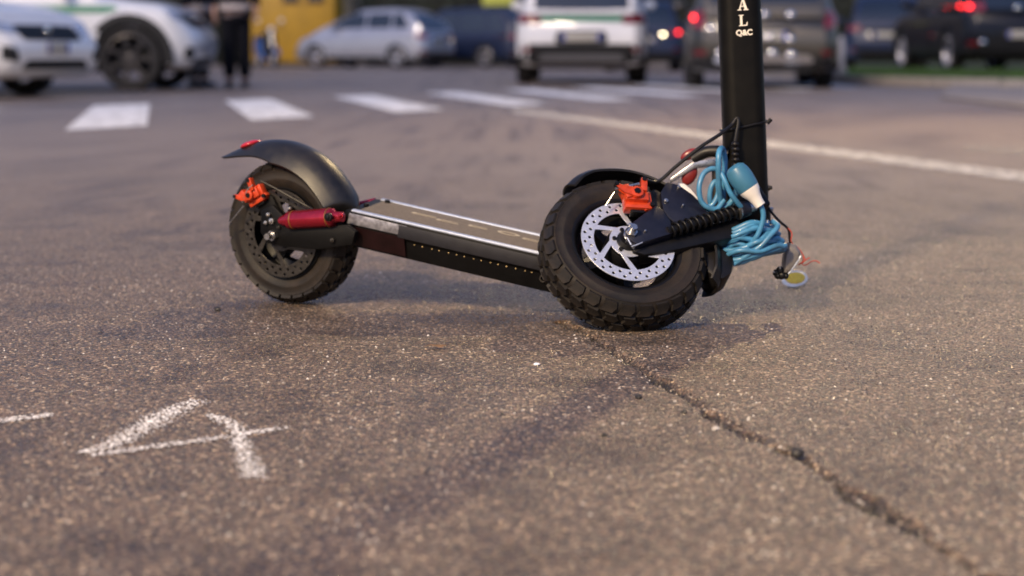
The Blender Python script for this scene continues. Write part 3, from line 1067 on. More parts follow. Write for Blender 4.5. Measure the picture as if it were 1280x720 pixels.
# ---- deck
yd = R(15.5)
Fd = V((math.cos(yd), -math.sin(yd), 0))
Nd = V((-math.sin(yd), -math.cos(yd), 0))
DW = 0.150
side_o = Cr + Nd * (DW / 2)
P0 = on_plane(430, 262, side_o, Nd)
P1 = on_plane(690, 322, side_o, Nd)
dx = (P1 - P0).normalized()
roll = R(2.5)
dy = (-Nd * math.cos(roll) + V((0, 0, 1)) * math.sin(roll)).normalized()
dy = (dy - dx * dy.dot(dx)).normalized()
dz = dx.cross(dy).normalized()
Md = frame(P0, dx, dy, dz)
DL = (P1 - P0).length + 0.075
hh = 0.060
def deck_ring(x, s=1.0, z0=0.0):
    w = DW
    ins = (1 - s) * w / 2
    prof = [(0.000, 0.0), (0.0, -0.026), (0.006, -0.030), (0.010, -hh), (w - 0.010, -hh), (w - 0.006, -0.030), (w, -0.026), (w, 0.0)]
    return [V((x, ins + y * s, z + z0)) for y, z in prof]
mb = MB().loft([deck_ring(0.0, 0.93, -0.001), deck_ring(0.012), deck_ring(DL * 0.5), deck_ring(DL - 0.03), deck_ring(DL, 0.8, -0.004)])
DEEP = mat('deep_black_coat', (0.0025, 0.0024, 0.0026), 0.5, var=0.3, bump=0.08, bscale=700, dust=0.08, dustcol=(0.012, 0.010, 0.009), spec=0.18)
part('deck', mb, DEEP, Md, 0.0015)
mb = MB()
mb.add([(0.02, 0.013, 0.0012), (DL - 0.035, 0.013, 0.0012), (DL - 0.03, DW / 2, 0.0012), (DL - 0.035, DW - 0.013, 0.0012), (0.02, DW - 0.013, 0.0012)], [[0, 1, 2, 3, 4]])
part('grip_mat', mb, GRIP, Md)
for y0 in (0.0005, DW - 0.0125):
    mb = MB().box((DL / 2 - 0.005, y0 + 0.006, 0.0012), DL / 2 - 0.018, 0.006, 0.0017)
    part('edge_trim', mb, ALU, Md, 0.0008)
mb = MB().box((DL / 2 + 0.045, -0.0006, -0.0145), DL / 2 - 0.055, 0.0012, 0.0105)
part('side_rail', mb, GREYSIDE, Md, 0.0004)
def dk(px, py):
    p = Md.inverted() @ on_plane(px, py, P0, Nd)
    return p
a, b, c, d = dk(437, 266), dk(509, 283), dk(506, 295), dk(434, 279)
part('reflective_strip', MB().prism([V((q.x, -0.0016, q.z)) for q in (a, b, c, d)], (0, 0.0018, 0)), TAPE, Md, 0.0004)
a, b, c, d = dk(431, 281), dk(505, 297), dk(505, 321), dk(431, 305)
part('side_skin', MB().prism([V((a.x + 0.004, -0.0012, a.z)), V((b.x, -0.0012, b.z)), V((c.x, 0.0065, -hh + 0.004)), V((d.x + 0.004, 0.0065, -hh + 0.004))], (0, 0.0016, 0)), MAROON, Md)
for k in range(15):
    t = k / 14
    p = dk(517 + t * 148, 305.5 + t * 34)
    mb = MB().ball((p.x + random.uniform(-.002, .002), 0.0055, -0.033), 0.0016, 0.0012, 0.0014, nu=8, nv=6)
    part('side_rivet', mb, BRASS, Md)
# worn print along the grip mat, unreadable
for (px, py), w, h, ring_ in (((531, 269), 0.046, 0.010, 0), ((560, 277), 0.040, 0.012, 0), ((598, 284), 0.034, 0.012, 0), ((636, 292), 0.040, 0.022, 1), ((664, 300), 0.030, 0.012, 0)):
    q = on_plane(px, py, P0 + dz * 0.0016, dz)
    q = Md.inverted() @ q
    if ring_:
        loops = [[(w / 2 * math.cos(2 * PI * i / 32), h / 2 * math.sin(2 * PI * i / 32)) for i in range(32)], [(w * 0.34 * math.cos(2 * PI * i / 32), h * 0.32 * math.sin(2 * PI * i / 32)) for i in range(32)]]
    else:
        loops = [[(-w / 2, -h / 2), (w / 2, -h / 2), (w / 2, -h / 4), (-w / 3, -h / 4), (-w / 3, h / 4), (w / 2.4, h / 4), (w / 2.4, h / 2), (-w / 2, h / 2)]]
    part('deck_print', curve_mesh(loops, 0.0004), PRINT, Md @ Matrix.Translation((q.x, q.y, 0.0017)))
# deck nose and the broken neck behind the wheel
mb = MB().loft([[V((DL - 0.01, y, z)) for y, z in ((0.025, -0.002), (0.025, -0.05), (DW - 0.025, -0.05), (DW - 0.025, -0.002))],
                [V((DL + 0.05, y, z)) for y, z in ((0.040, 0.008), (0.040, -0.036), (DW - 0.03, -0.036), (DW - 0.03, 0.008))]])
part('deck_nose', mb, BLACK, Md, 0.003)
nk0 = Md @ V((DL + 0.045, DW / 2 + 0.01, -0.012))
nk1 = SB + V((-0.028, 0.012, -0.03))
mb = MB().tube(spline([nk0, (nk0 + nk1) / 2 + V((0, 0.014, 0.01)), nk1, SB + sa * 0.0 + V((0, 0.004, -0.012))]), 0.021, 14)
part('neck', mb, BLACK)
# charge port ring near the front of the deck
mb = MB().lathe([(0.0042, 0), (0.0060, 0), (0.0060, 0.003), (0.0042, 0.003)], 20, closed=True)
q = dk(677, 352)
part('charge_port', mb, DULLSTEEL, Md @ Matrix.Translation((q.x, 0.0065, q.z + 0.004)) @ Matrix.Rotation(PI / 2, 4, 'X'))
# small bolts at the tail of the deck
for px, py in ((458, 258), (484, 254)):
    q = Md.inverted() @ on_plane(px, py, P0, dz)
    mb = MB().cyl((q.x, q.y, -0.001), (q.x, q.y, 0.006), 0.0048, n=12)
    part('deck_bolt', mb, BLACK, Md, 0.0008)

# red lever with a steel tip on the far side of the tail
fo_ = P0 + dy * (DW + 0.004)
fq = [on_plane(x, y, fo_, Nd) for x, y in ((446, 257), (470, 251.5), (486, 253))]
lv_ = part('side_lever', MB().cyl(fq[0], fq[1], 0.0065, n=16), RED, None, 0.0015)
part('lever_tip', MB().cyl(fq[1], fq[2], 0.0035, n=12), STEEL)

# ---- rear suspension: swing arms, red damper, tail mudguard
for c0, c1 in ((0.046, 0.058), (-0.058, -0.046)):
    mb = MB().prism([r2(x, y, c1) for x, y in ((326, 262), (340, 256), (352, 268), (366, 284), (432, 281), (444, 290), (440, 306), (400, 312), (352, 308), (334, 304), (325, 290))], (0, 0, c0 - c1))
    part('swing_arm', mb, DEEP, Mr, 0.0018)
mb = MB()
mb.prism([r2(x, y, 0.046) for x, y in ((322, 258), (330, 240), (340, 246), (348, 262), (346, 284), (330, 282))], (0, 0, -0.008))
part('caliper_mount', mb, DEEP, Mr, 0.001)
def damper(c, px0, py0, px1, py1, mat_=RED):
    a, b = r2(px0, py0, c), r2(px1, py1, c)
    d = (b - a)
    L, e = d.length, d.normalized()
    Q = e.to_track_quat('Z', 'Y').to_matrix().to_4x4()
    mb = MB().lathe([(0.0, 0.0), (0.006, 0.0), (0.010, 0.010), (0.0105, 0.016), (0.0150, 0.019), (0.0160, 0.022), (0.0160, L - 0.022), (0.0150, L - 0.018), (0.0100, L - 0.014), (0.0085, L), (0.0, L)], 32)
    o = part('damper', mb, mat_, Mr @ Matrix.Translation(a) @ Q, angle=24)
    for z in (0.030, L - 0.025):
        link('damper_ring', MB().lathe([(0.0158, z - 0.0012), (0.0166, z - 0.0010), (0.0166, z + 0.0010), (0.0158, z + 0.0012)], 32).mesh('damper_ring'), mat('brass_ring', (0.45, 0.22, 0.06), 0.3, 0.8), o)
    return o
damper(0.058, 350, 276, 428, 271)
damper(-0.050, 372, 272, 440, 266)
for (px, py), r, m_ in (((412, 271), 0.0072, BLACK), ((428, 269), 0.0050, RED), ((341, 276), 0.0052, STEEL), ((337, 268), 0.0036, STEEL), ((334, 278), 0.0034, STEEL), ((364, 260), 0.0028, STEEL), ((417, 300), 0.0040, DULLSTEEL), ((350, 284), 0.003, DULLSTEEL)):
    p = r2(px, py, 0.058 if px < 400 or py > 290 else 0.072)
    mb = MB().cyl(p, p + V((0, 0, 0.006)), r, n=14)
    mb.cyl(p + V((0, 0, 0.006)), p + V((0, 0, 0.009)), r * 0.55, n=6)
    part('swing_bolt', mb, m_, Mr, 0.0006)
part('brake_cable', MB().tube(spline([Mr @ r2(326, 226, 0.066), Mr @ r2(345, 236, 0.064), Mr @ r2(370, 250, 0.060), Mr @ r2(392, 262, 0.052), Mr @ r2(408, 268, 0.03)]), 0.0018, 8), PLAST)
part('caliper_wire', MB().tube(spline([Mr @ r2(305, 257, 0.066), Mr @ r2(297, 267, 0.064), Mr @ r2(287, 279, 0.060)]), 0.0012, 6), STEEL)
part('caliper_wire', MB().tube(spline([Mr @ r2(303, 253, 0.066), Mr @ r2(309, 238, 0.068), Mr @ r2(316, 231, 0.066)]), 0.0012, 6), STEEL)
gp = [r2(px, py, 0.0) for px, py in ((448, 262), (441, 243), (428, 222), (411, 202), (389, 186), (362, 176), (335, 175), (308, 183), (281, 195))]
part('mudguard', mudguard(gp, 0.047, 0.003, 0.034, 0.35, 0.36), mat('mudguard_plastic', (0.008, 0.0075, 0.008), 0.36, var=0.25, bump=0.12, bscale=900, dust=0.3, dustcol=(0.05, 0.038, 0.026)), Mr, angle=50)
tl = r2(314, 181, 0.0)
mb = MB().ball((0, 0, 0), 0.020, 0.0065, 0.020)
part('tail_light', mb, REDLENS, Mr @ Matrix.Translation(tl + V((0, 0.001, 0.0))) @ Matrix.Rotation(R(17), 4, 'Z'))

# ---- broken headlight hanging from the stem by its wires
hl = tag(empty('broken_headlight', at_y(985, 342, 2.62)), 'broken grey headlight shell hanging by wires in front of the stem', 'headlight')
HB = Matrix.Translation(-hl.location)
def hpart(name, mb, m, bevel=0.0):
    return link(name, mb.mesh(name, bevel), m, hl, HB)
Yh = 2.62
sh = [(987, 304), (995, 306), (1001, 314), (1000, 322), (993, 333), (986, 342), (980, 341), (979, 330), (981, 316)]
mb = MB()
n_ = len(sh)
front = [at_y(x, y, Yh - 0.010) for x, y in sh]
cen = sum(front, V()) / n_
mb.loft([[cen + (p - cen) * 0.75 + V((0, -0.006, 0)) for p in front], front, [p + V((0, 0.018, 0)) for p in front], [cen + (p - cen) * 0.8 + V((0, 0.024, 0)) for p in front]])
hpart('lamp_shell', mb, GREYPL, 0.0008)
hpart('lamp_rim', MB().tube([at_y(1001, 320, Yh - 0.012), at_y(994, 331, Yh - 0.013), at_y(986, 342, Yh - 0.012)], 0.0016, 8), ALU)
mb = MB()
for x, y, r in ((970, 341, .006), (975, 338, .007), (977, 344, .0075), (982, 345, .0055), (972, 345, .0055)):
    mb.ball(at_y(x, y, Yh - 0.006), r, r, r, nu=9, nv=7)
hpart('lamp_bulb', mb, BLACK)
for x, y in ((967, 340), (975, 335), (983, 339)):
    hpart('lamp_contact', MB().ball(at_y(x, y, Yh - 0.012), 0.0018, nu=8, nv=6), STEEL)
hpart('lamp_wire', MB().tube(spline([at_y(955, 252, 2.635), at_y(965, 266, 2.63), at_y(975, 277, Yh), at_y(985, 286, Yh), at_y(987, 296, Yh), at_y(988, 306, Yh)]), 0.0022, 8), BLACK)
hpart('red_wire', MB().tube(spline([at_y(985, 285, Yh - .003), at_y(990, 292, Yh - .003), at_y(989, 302, Yh - .003), at_y(998, 310, Yh), at_y(1004, 320, Yh), at_y(1003, 330, Yh), at_y(1008, 331, Yh), at_y(1014, 327, Yh), at_y(1020, 326, Yh + 0.005), at_y(1025, 329, Yh + .005)]), 0.0009, 6), COPPER)
hpart('red_wire', MB().tube(spline([at_y(1001, 314, Yh), at_y(1006, 325, Yh), at_y(998, 331, Yh), at_y(1004, 327, Yh - .01), at_y(1012, 322, Yh - .01)]), 0.0009, 6), COPPER)

# ---- blue charging cable bundled round the fork, with its plug
cable = tag(empty('charging_cable', at_y(940, 330, 2.6)), 'coiled blue charging cable with a blue and white plug hung on the scooter fork', 'cable')
CB = Matrix.Translation(-cable.location)
def cpart(name, mb, m, angle=50):
    return link(name, mb.mesh(name, angle=angle), m, cable, CB)
CRD = 0.0043
yk = 2.575
# loops hanging left of the stem
cpart('cable_loop', MB().tube(spline([at_y(902, 262, yk + .02), at_y(899, 235, yk), at_y(898, 208, yk - .01), at_y(899, 190, yk - .004), at_y(903, 186, yk + .02), at_y(906, 200, yk + .03), at_y(905, 225, yk + .03), at_y(903, 255, yk + .03)]), CRD * 1.1, 10), BLUE)
cpart('cable_loop', MB().tube(spline([at_y(901, 212, yk + .012), at_y(889, 211, yk + .01), at_y(879, 218, yk + .006), at_y(874, 234, yk), at_y(876, 250, yk), at_y(884, 259, yk), at_y(896, 261, yk + .004), at_y(905, 250, yk + .01)]), CRD, 10), BLUE)
cpart('cable_loop', MB().tube(spline([at_y(890, 262, yk + .02), at_y(887, 248, yk + .016), at_y(889, 234, yk + .016), at_y(895, 227, yk + .018), at_y(898, 240, yk + .014), at_y(892, 254, yk + .012), at_y(884, 260, yk + .012)]), CRD, 10), BLUE)
cpart('cable_loop', MB().tube(spline([at_y(901, 215, yk - .006), at_y(907, 228, yk - .012), at_y(914, 243, yk - .014), at_y(924, 256, yk - .006), at_y(934, 268, yk + .01)]), CRD, 10), BLUE)
cpart('cable_loop', MB().tube(spline([at_y(880, 258, yk + .01), at_y(893, 264, yk + .012), at_y(908, 258, yk + .016), at_y(918, 246, yk + .02), at_y(922, 232, yk + .02)]), CRD * 1.1, 10), BLUE)
# the flat bundle under the stem
B0, B1 = (918, 322), (972, 296)
random.seed(11)
for k in range(18):
    f = (k / 17 + random.uniform(-0.06, 0.06)) * 0.98 + 0.01
    top_l, bot_l = (896, 291), (902, 331)
    top_r, bot_r = (962, 279), (979, 312)
    lx, ly = top_l[0] + (bot_l[0] - top_l[0]) * f, top_l[1] + (bot_l[1] - top_l[1]) * f
    rx, ry = top_r[0] + (bot_r[0] - top_r[0]) * f, top_r[1] + (bot_r[1] - top_r[1]) * f
    j = lambda s_: random.uniform(-s_, s_)
    y0 = yk - 0.002 + j(0.010)
    pts = [at_y(lx + j(2), ly + j(2), y0 + .010), at_y(lx + (rx - lx) * .3, ly + (ry - ly) * .3 + j(7), y0 - .006 + j(.006)), at_y(lx + (rx - lx) * .65, ly + (ry - ly) * .65 + j(8), y0 - .010 + j(.006)),
           at_y(rx - 6 + j(5), ry + j(4), y0 + .002), at_y(rx + j(5), ry + 1 + j(3), y0 + .014), at_y(rx - 6, ry + 2 + j(3), y0 + .026),
           at_y(lx + (rx - lx) * .5, ly + (ry - ly) * .5 + j(6), y0 + .034), at_y(lx + 2, ly + j(3), y0 + .026), at_y(lx - 1 + j(2), ly + j(2), y0 + .012)]
    cpart('cable_strand', MB().tube(spline(pts, 7), CRD * random.uniform(0.92, 1.08), 9), BLUE)
cpart('cable_strand', MB().tube(spline([at_y(917, 330, yk - .010), at_y(934, 319, yk - .018), at_y(950, 308, yk - .022), at_y(963, 294, yk - .018), at_y(972, 283, yk - .006), at_y(966, 277, yk + .01)]), CRD * 1.05, 10), BLUE)
pa, pb, pc, pd = at_y(916, 207, yk - .012), at_y(936, 236, yk - .018), at_y(947, 250, yk - .020), at_y(955, 262, yk - .020)
cpart('cable_strand', MB().tube(spline([pc, at_y(953, 262, yk - .020), at_y(954, 273, yk - .020), at_y(950, 287, yk - .020), at_y(944, 298, yk - .018), at_y(936, 306, yk - .01), at_y(928, 318, yk)]), CRD, 10), BLUE)
e_ = (pb - pa).normalized()
Q = e_.to_track_quat('Z', 'Y').to_matrix().to_4x4()
Lb = (pb - pa).length
plug = link('plug', MB().lathe([(0, 0.000), (0.010, 0.001), (0.0165, 0.006), (0.0192, 0.016), (0.0195, 0.026), (0.0180, Lb - 0.002), (0.0172, Lb), (0, Lb)], 32).mesh('plug', angle=35), PLUGBLUE, cable, CB @ Matrix.Translation(pa) @ Q)
Lw = (pc - pb).length
cpw = link('plug_boot', MB().lathe([(0, Lb - 0.002), (0.0172, Lb), (0.0160, Lb + 0.006), (0.0118, Lb + 0.014), (0.0095, Lb + Lw), (0.0085, Lb + Lw + 0.010), (0.0, Lb + Lw + 0.011)], 32).mesh('plug_boot', angle=35), WHITEP, plug)

# ------------------------------------------------------------------ small litter on the road
def pebble(px, py, r, m, label, flat=0.6, name='pebble', cat='stone'):
    g = ground(px, py)
    mb = MB().ball((0, 0, 0), r, r * random.uniform(0.6, 0.9), r * flat, Matrix.Rotation(random.uniform(0, 3), 3, 'Z'), 9, 6)
    for v in mb.v:
        v *= 1 + 0.28 * (noise.noise(v * 300 + V((px, py, 0))))
    o = link(name, mb.mesh(name, angle=40), m)
    o.location = (g.x, g.y, float(relief(np.array(g.x), np.array(g.y))) + r * flat * 0.55)
    return tag(o, label, cat)
DKSTONE = mat('dark_stone', (0.022, 0.020, 0.019), 0.5, var=0.4, scale=300)
PALESTONE = mat('pale_stone', (0.50, 0.46, 0.42), 0.5, var=0.2, scale=300)
BROWN = mat('dry_leaf', (0.16, 0.09, 0.045), 0.7, var=0.3, scale=200)
pebble(272, 388, 0.0065, DKSTONE, 'black grit lump on the road left of the rear wheel', 0.7)
pebble(798, 498, 0.0055, DKSTONE, 'dark pebble lying on the road just left of the crack')
pebble(996, 571, 0.0085, DKSTONE, 'largest dark stone sitting in the road crack', 0.7)
pebble(895, 537, 0.0050, PALESTONE, 'pale pebble beside the road crack, nearest the big dark stone')
pebble(855, 516, 0.0050, DKSTONE, 'dark pebble on the edge of the crack')
pebble(755, 545, 0.0042, DKSTONE, 'lone tiny dark pebble in the open asphalt below the front wheel')
pebble(671, 456, 0.0062, mat('white_chip', (0.75, 0.76, 0.82), 0.25, var=0.1), 'small white chip lying on the asphalt in front of the deck', 0.35, 'chip', 'chip')
g = ground(545, 436)
leaf = MB()
out = [(-0.018, 0), (-0.008, 0.006), (0.006, 0.007), (0.017, 0.001), (0.007, -0.006), (-0.008, -0.005)]
leaf.add([(0, 0, 0.005)] + [(x, y, 0.0015 + 0.003 * (i % 2)) for i, (x, y) in enumerate(out)], [[0, i + 1, (i + 1) % 6 + 1] for i in range(6)])
o = link('dry_leaf', leaf.mesh('dry_leaf', smooth=False), BROWN)
o.location = (g.x, g.y, 0.0015)
tag(o, 'curled brown dry leaf on the asphalt in front of the deck', 'leaf')
g = ground(993, 358)
rf = tag(empty('loose_reflector', (g.x, g.y, 0.002)), 'loose amber reflector with clear rim lying on the road under the broken headlight', 'reflector')
Q = Matrix.Rotation(R(-32), 4, 'Z') @ Matrix.Rotation(R(42), 4, 'X')
def oval(a, b, n=28):
    return [(a * math.cos(2 * PI * i / n), b * math.sin(2 * PI * i / n)) for i in range(n)]
link('reflector_rim', curve_mesh([oval(0.024, 0.019)], 0.003, 0.001), CLEARP, rf, Matrix.Translation((0, 0, 0.012)) @ Q)
link('reflector_lens', curve_mesh([oval(0.018, 0.0125)], 0.004, 0.0012), AMBER, rf, Matrix.Translation((0.001, -0.0018, 0.0140)) @ Q)
# ------------------------------------------------------------------ cars
def paint(name, col, metal=0.0, rough=0.35, coat=0.8, spec=0.5):
    return mat(name, col, rough, metal, spec=spec, coat=coat, coatr=0.02, var=0.05, scale=3, dust=0.10, dustcol=tuple(min(0.16, 0.02 + c * 1.2) for c in col))
WHITECAR = paint('white_car_paint', (0.80, 0.795, 0.79))
SILVERCAR = paint('silver_car_paint', (0.36, 0.37, 0.42), 0.5)
GREYCAR = paint('champagne_grey_paint', (0.052, 0.046, 0.037), 0.4)
BLUECAR = paint('dark_blue_paint', (0.010, 0.018, 0.050), 0.1, coat=0.3, spec=0.3)
NAVYCAR = paint('blue_grey_paint', (0.014, 0.023, 0.056), 0.1, coat=0.2, spec=0.3)
BLACKCAR = paint('black_car_paint', (0.005, 0.005, 0.008), 0.0, coat=0.3, spec=0.25)
GREENSTRIPE = paint('green_stripe_film', (0.006, 0.20, 0.095), coat=0.2, spec=0.3)
CARGLASS = mat('car_glass', (0.010, 0.016, 0.026), 0.03, var=0.2, scale=2, spec=0.8)
CLADDING = mat('black_cladding', (0.009, 0.009, 0.010), 0.55, var=0.2, scale=20, dust=0.3, dustcol=(0.03, 0.028, 0.026), spec=0.35)
CARTYRE = mat('car_tyre', (0.012, 0.012, 0.013), 0.75, var=0.3, scale=20, dust=0.3, dustcol=(0.06, 0.05, 0.045))
RIMDARK = mat('grey_alloy', (0.075, 0.07, 0.07), 0.4, 0.7, var=0.1)
RIMPALE = mat('pale_alloy', (0.50, 0.50, 0.55), 0.32, 0.6, var=0.1)
LAMPCLEAR = mat('clear_lamp', (0.55, 0.55, 0.58), 0.10, 0.5, coat=1.0, var=0.15, scale=30)
TAILRED = mat('tail_lamp_red', (0.20, 0.008, 0.012), 0.15, coat=1.0, var=0.2, scale=30)
TAILDARK = mat('tail_lamp_dark_red', (0.15, 0.007, 0.012), 0.25, coat=0.2, var=0.2, scale=30)
CHROME = mat('chrome_strip', (0.7, 0.7, 0.7), 0.05, 1.0, var=0.05)
PLATEM = mat('number_plate', (0.42, 0.40, 0.35), 0.4, var=0.05)
PLATEBLUE = mat('plate_blue_band', (0.02, 0.05, 0.35), 0.4, var=0.05)
PLATEINK = mat('plate_ink', (0.02, 0.02, 0.025), 0.5, var=0.05)
LITRED = lit('lit_tail_lamp', (1.0, 0.02, 0.02), 6.0)
LITHEAD = lit('lit_side_lamp', (1.0, 0.80, 0.50), 14.0)
LITBLUE = lit('lit_blue_beacon', (0.06, 0.22, 1.0), 9.0)

def car_tyre_mesh(Rt, w, rimr):
    t = [(rimr, -w * 0.42), (rimr + 0.012, -w * 0.48), (Rt - 0.05, -w * 0.52), (Rt - 0.015, -w * 0.46), (Rt, -w * 0.33)]
    prof = t + [(Rt - 0.006, -w * 0.1), (Rt - 0.006, -w * 0.06), (Rt, -w * 0.05), (Rt, w * 0.05), (Rt - 0.006, w * 0.06), (Rt - 0.006, w * 0.1)] + [(r, -z) for r, z in t[::-1]]
    me = MB().lathe(prof, 48).mesh('tyre', angle=40)
    return me

def car_rim_mesh(rimr, w, spokes):
    mb = MB()
    mb.lathe([(rimr + 0.002, w * 0.44), (rimr - 0.012, w * 0.46), (rimr - 0.022, w * 0.40), (rimr - 0.03, w * 0.1), (rimr - 0.03, -w * 0.4), (rimr, -w * 0.44)], 40)
    mb.lathe([(0, w * 0.36), (0.05, w * 0.36), (0.075, w * 0.30), (0.075, 0.0), (0, 0.0)], 24)
    for k in range(spokes):
        Q = Matrix.Rotation(2 * PI * k / spokes, 3, 'Z')
        rings = []
        for x, hw, zc, t in ((0.05, 0.036, w * 0.27, 0.02), (rimr * 0.6, 0.026, w * 0.32, 0.016), (rimr - 0.018, 0.038, w * 0.36, 0.012)):
            rings.append([Q @ V((x, -hw, zc - t)), Q @ V((x, hw, zc - t)), Q @ V((x, hw * 0.8, zc + t)), Q @ V((x, -hw * 0.8, zc + t))])
        mb.loft(rings)
    return mb.mesh('rim', angle=40)

def car_shell(sp):
    L, W, H, wb, fo, Rt = (sp[k] for k in ('L', 'W', 'H', 'wb', 'fo', 'Rt'))
    xf = wb / 2 + fo
    xr = xf - L
    mid = (xf + xr) / 2
    xs = np.unique(np.round(np.concatenate([np.linspace(xr, xf, 70)] + [c + np.linspace(-1, 1, 19) * (Rt + 0.07) for c in (-wb / 2, wb / 2)] + [np.linspace(xf - 0.25, xf, 9), np.linspace(xr, xr + 0.25, 9)]), 3))
    kx, kz = zip(*sp['top'])
    fr = (xs - xr) / L
    zt = np.interp(fr, kx, kz)
    ker = np.array([1, 2, 3, 2, 1]) / 9
    zt = np.convolve(np.pad(zt, 2, 'edge'), ker, 'valid')
    sill = sp.get('sill', 0.20)
    Ra = Rt + 0.065
    def wid(x):
        u = abs((x - mid) / (L / 2))
        return W / 2 * (1 - 0.045 * u ** 3 - 0.17 * max(0, (u - 0.86) / 0.14) ** 2)
    LV = [(0.86, 0.0), (0.955, 0.05), (0.985, 0.16), (1.0, 0.34), (1.0, 0.52), (0.985, 0.68), (0.985, 0.80), (0.955, 0.91), (0.90, 0.97), (0.80, 1.0), (0.45, 1.02), (0.0, 1.03)]
    hy, hf = [l[1] for l in LV], [l[0] for l in LV]
    rk_h = [0, 0.2, 0.5, 0.7, 1.03]
    rings = []
    for x, z1 in zip(xs, zt):
        zb = sill
        for c in (-wb / 2, wb / 2):
            if abs(x - c) < Ra:
                zb = max(zb, Rt + math.sqrt(Ra * Ra - (x - c) ** 2) - 0.01)
        w = wid(x)
        half = []
        kf = max(0, (x - (xf - 0.55)) / 0.55) ** 2
        kr = max(0, ((xr + 0.45) - x) / 0.45) ** 2
        for f, h in LV:
            z = sill + (z1 - sill) * h
            if z < zb:
                z = zb
                f = np.interp((z - sill) / (z1 - sill), hy, hf)
            hh_ = (z - sill) / (z1 - sill)
            xx = x - kf * np.interp(hh_, rk_h, sp.get('rakef', [0.10, 0.02, 0.0, 0.04, 0.20])) + kr * np.interp(hh_, rk_h, sp.get('raker', [0.10, 0.02, 0.0, 0.03, 0.09]))
            half.append(V((xx, w * f, z)))
        rings.append([V((p.x, -p.y, p.z)) for p in half] + half[-2::-1])
    mb = MB().loft(rings, caps=False)
    n_ = len(rings[0])
    for base in (0, (len(rings) - 1) * n_):                  # nose and tail closed by strips from side to side
        for i in range((n_ - 1) // 2):
            q = [base + i, base + i + 1, base + n_ - 2 - i, base + n_ - 1 - i]
            mb.f.append(q if q[1] != q[2] else [q[0], q[1], q[3]])
    # cabin
    a, b, c, d = [xr + L * t for t in sp['cab']]
    zbelt = np.interp
    xs2 = np.unique(np.round(np.concatenate([np.linspace(a, b, 10), np.linspace(b, c, 16), np.linspace(c, d, 12)]), 3))
    rings = []
    for x in xs2:
        z0 = float(np.interp((x - xr) / L, kx, kz)) - 0.05
        if x < b:
            t = min(1.0, max(0.0, (x - a) / (b - a)))
            z1 = z0 + (H - 0.03 - z0) * (math.sin(t * PI / 2) ** 0.9)
        elif x <= c:
            t = (x - b) / (c - b)
            z1 = H - 0.03 + 0.03 * math.sin(PI * min(1, t * 0.5 + 0.35)) - 0.0 * t
        else:
            t = max(0.0, (d - x) / (d - c))
            z1 = z0 + (H - 0.005 - z0) * (t ** 0.93)
        h = max(0.002, z1 - z0)
        yb = wid(x) * 0.925
        lean = 0.185 * min(1, h / (H - z0)) * (W / 1.8)
        half = []
        for f in (0, 0.25, 0.5, 0.75, 0.90):
            half.append(V((x, yb - lean * f, z0 + h * f)))
        yr = yb - lean
        half += [V((x, yr - 0.02, z0 + h * 0.965)), V((x, yr - 0.07, z0 + h * 0.995)), V((x, yr * 0.5, z0 + h + 0.015)), V((x, 0, z0 + h + 0.022))]
        rings.append([V((p.x, -p.y, p.z)) for p in half] + half[-2::-1])
    mb.loft(rings)
    return mb, xr, xf

def panel(bvh, quad, axis, off=0.006, th=0.02, nu=10, nv=6, rnd=0.25):
    """sheet laid on the body: quad = four corners in (y, z) or (x, z)"""
    sgn = 1 if axis[0] == '+' else -1
    ax = axis[1]
    D = V((-sgn, 0, 0)) if ax == 'x' else V((0, -sgn, 0))
    a, b, c, d = [V((*q, 0)) for q in quad]
    grid, last = [], None
    lim = 0.45
    for j in range(nv + 1):
        row = []
        for i in range(nu + 1):
            s_, t_ = 2 * i / nu - 1, 2 * j / nv - 1
            s2 = s_ * math.sqrt(1 - rnd * t_ * t_ / 2)
            t2 = t_ * math.sqrt(1 - rnd * s_ * s_ / 2)
            u, v = (s2 + 1) / 2, (t2 + 1) / 2
            p = a.lerp(b, u).lerp(d.lerp(c, u), v)
            o = V((sgn * 6, p.x, p.y)) if ax == 'x' else V((p.x, sgn * 6, p.y))
            hit = bvh.ray_cast(o, D)[0]
            if hit is not None and ax == 'y' and sgn * hit.y < lim:
                hit = None
            if hit is None:
                dist = last if last is not None else 4.0
            else:
                dist = (hit - o).length
                last = dist
            row.append(o + D * (dist - off))
        grid.append(row)
    mb = MB()
    n, m = nu + 1, nv + 1
    top = [p for r in grid for p in r]
    bot = [p + D * th for p in top]
    fs = []
    for j in range(nv):
        for i in range(nu):
            q = [j * n + i, j * n + i + 1, (j + 1) * n + i + 1, (j + 1) * n + i]
            fs.append(q)
            fs.append([k + n * m for k in q[::-1]])
    border = [(i, i + 1) for i in range(nu)] + [(j * n + nu, (j + 1) * n + nu) for j in range(nv)] + [(nv * n + i + 1, nv * n + i) for i in range(nu)][::-1] + [((j + 1) * n, j * n) for j in range(nv)]
    fs += [[p, q, q + n * m, p + n * m] for p, q in border]
    mb.add(top + bot, fs)
    return mb.mesh('panel', angle=30)

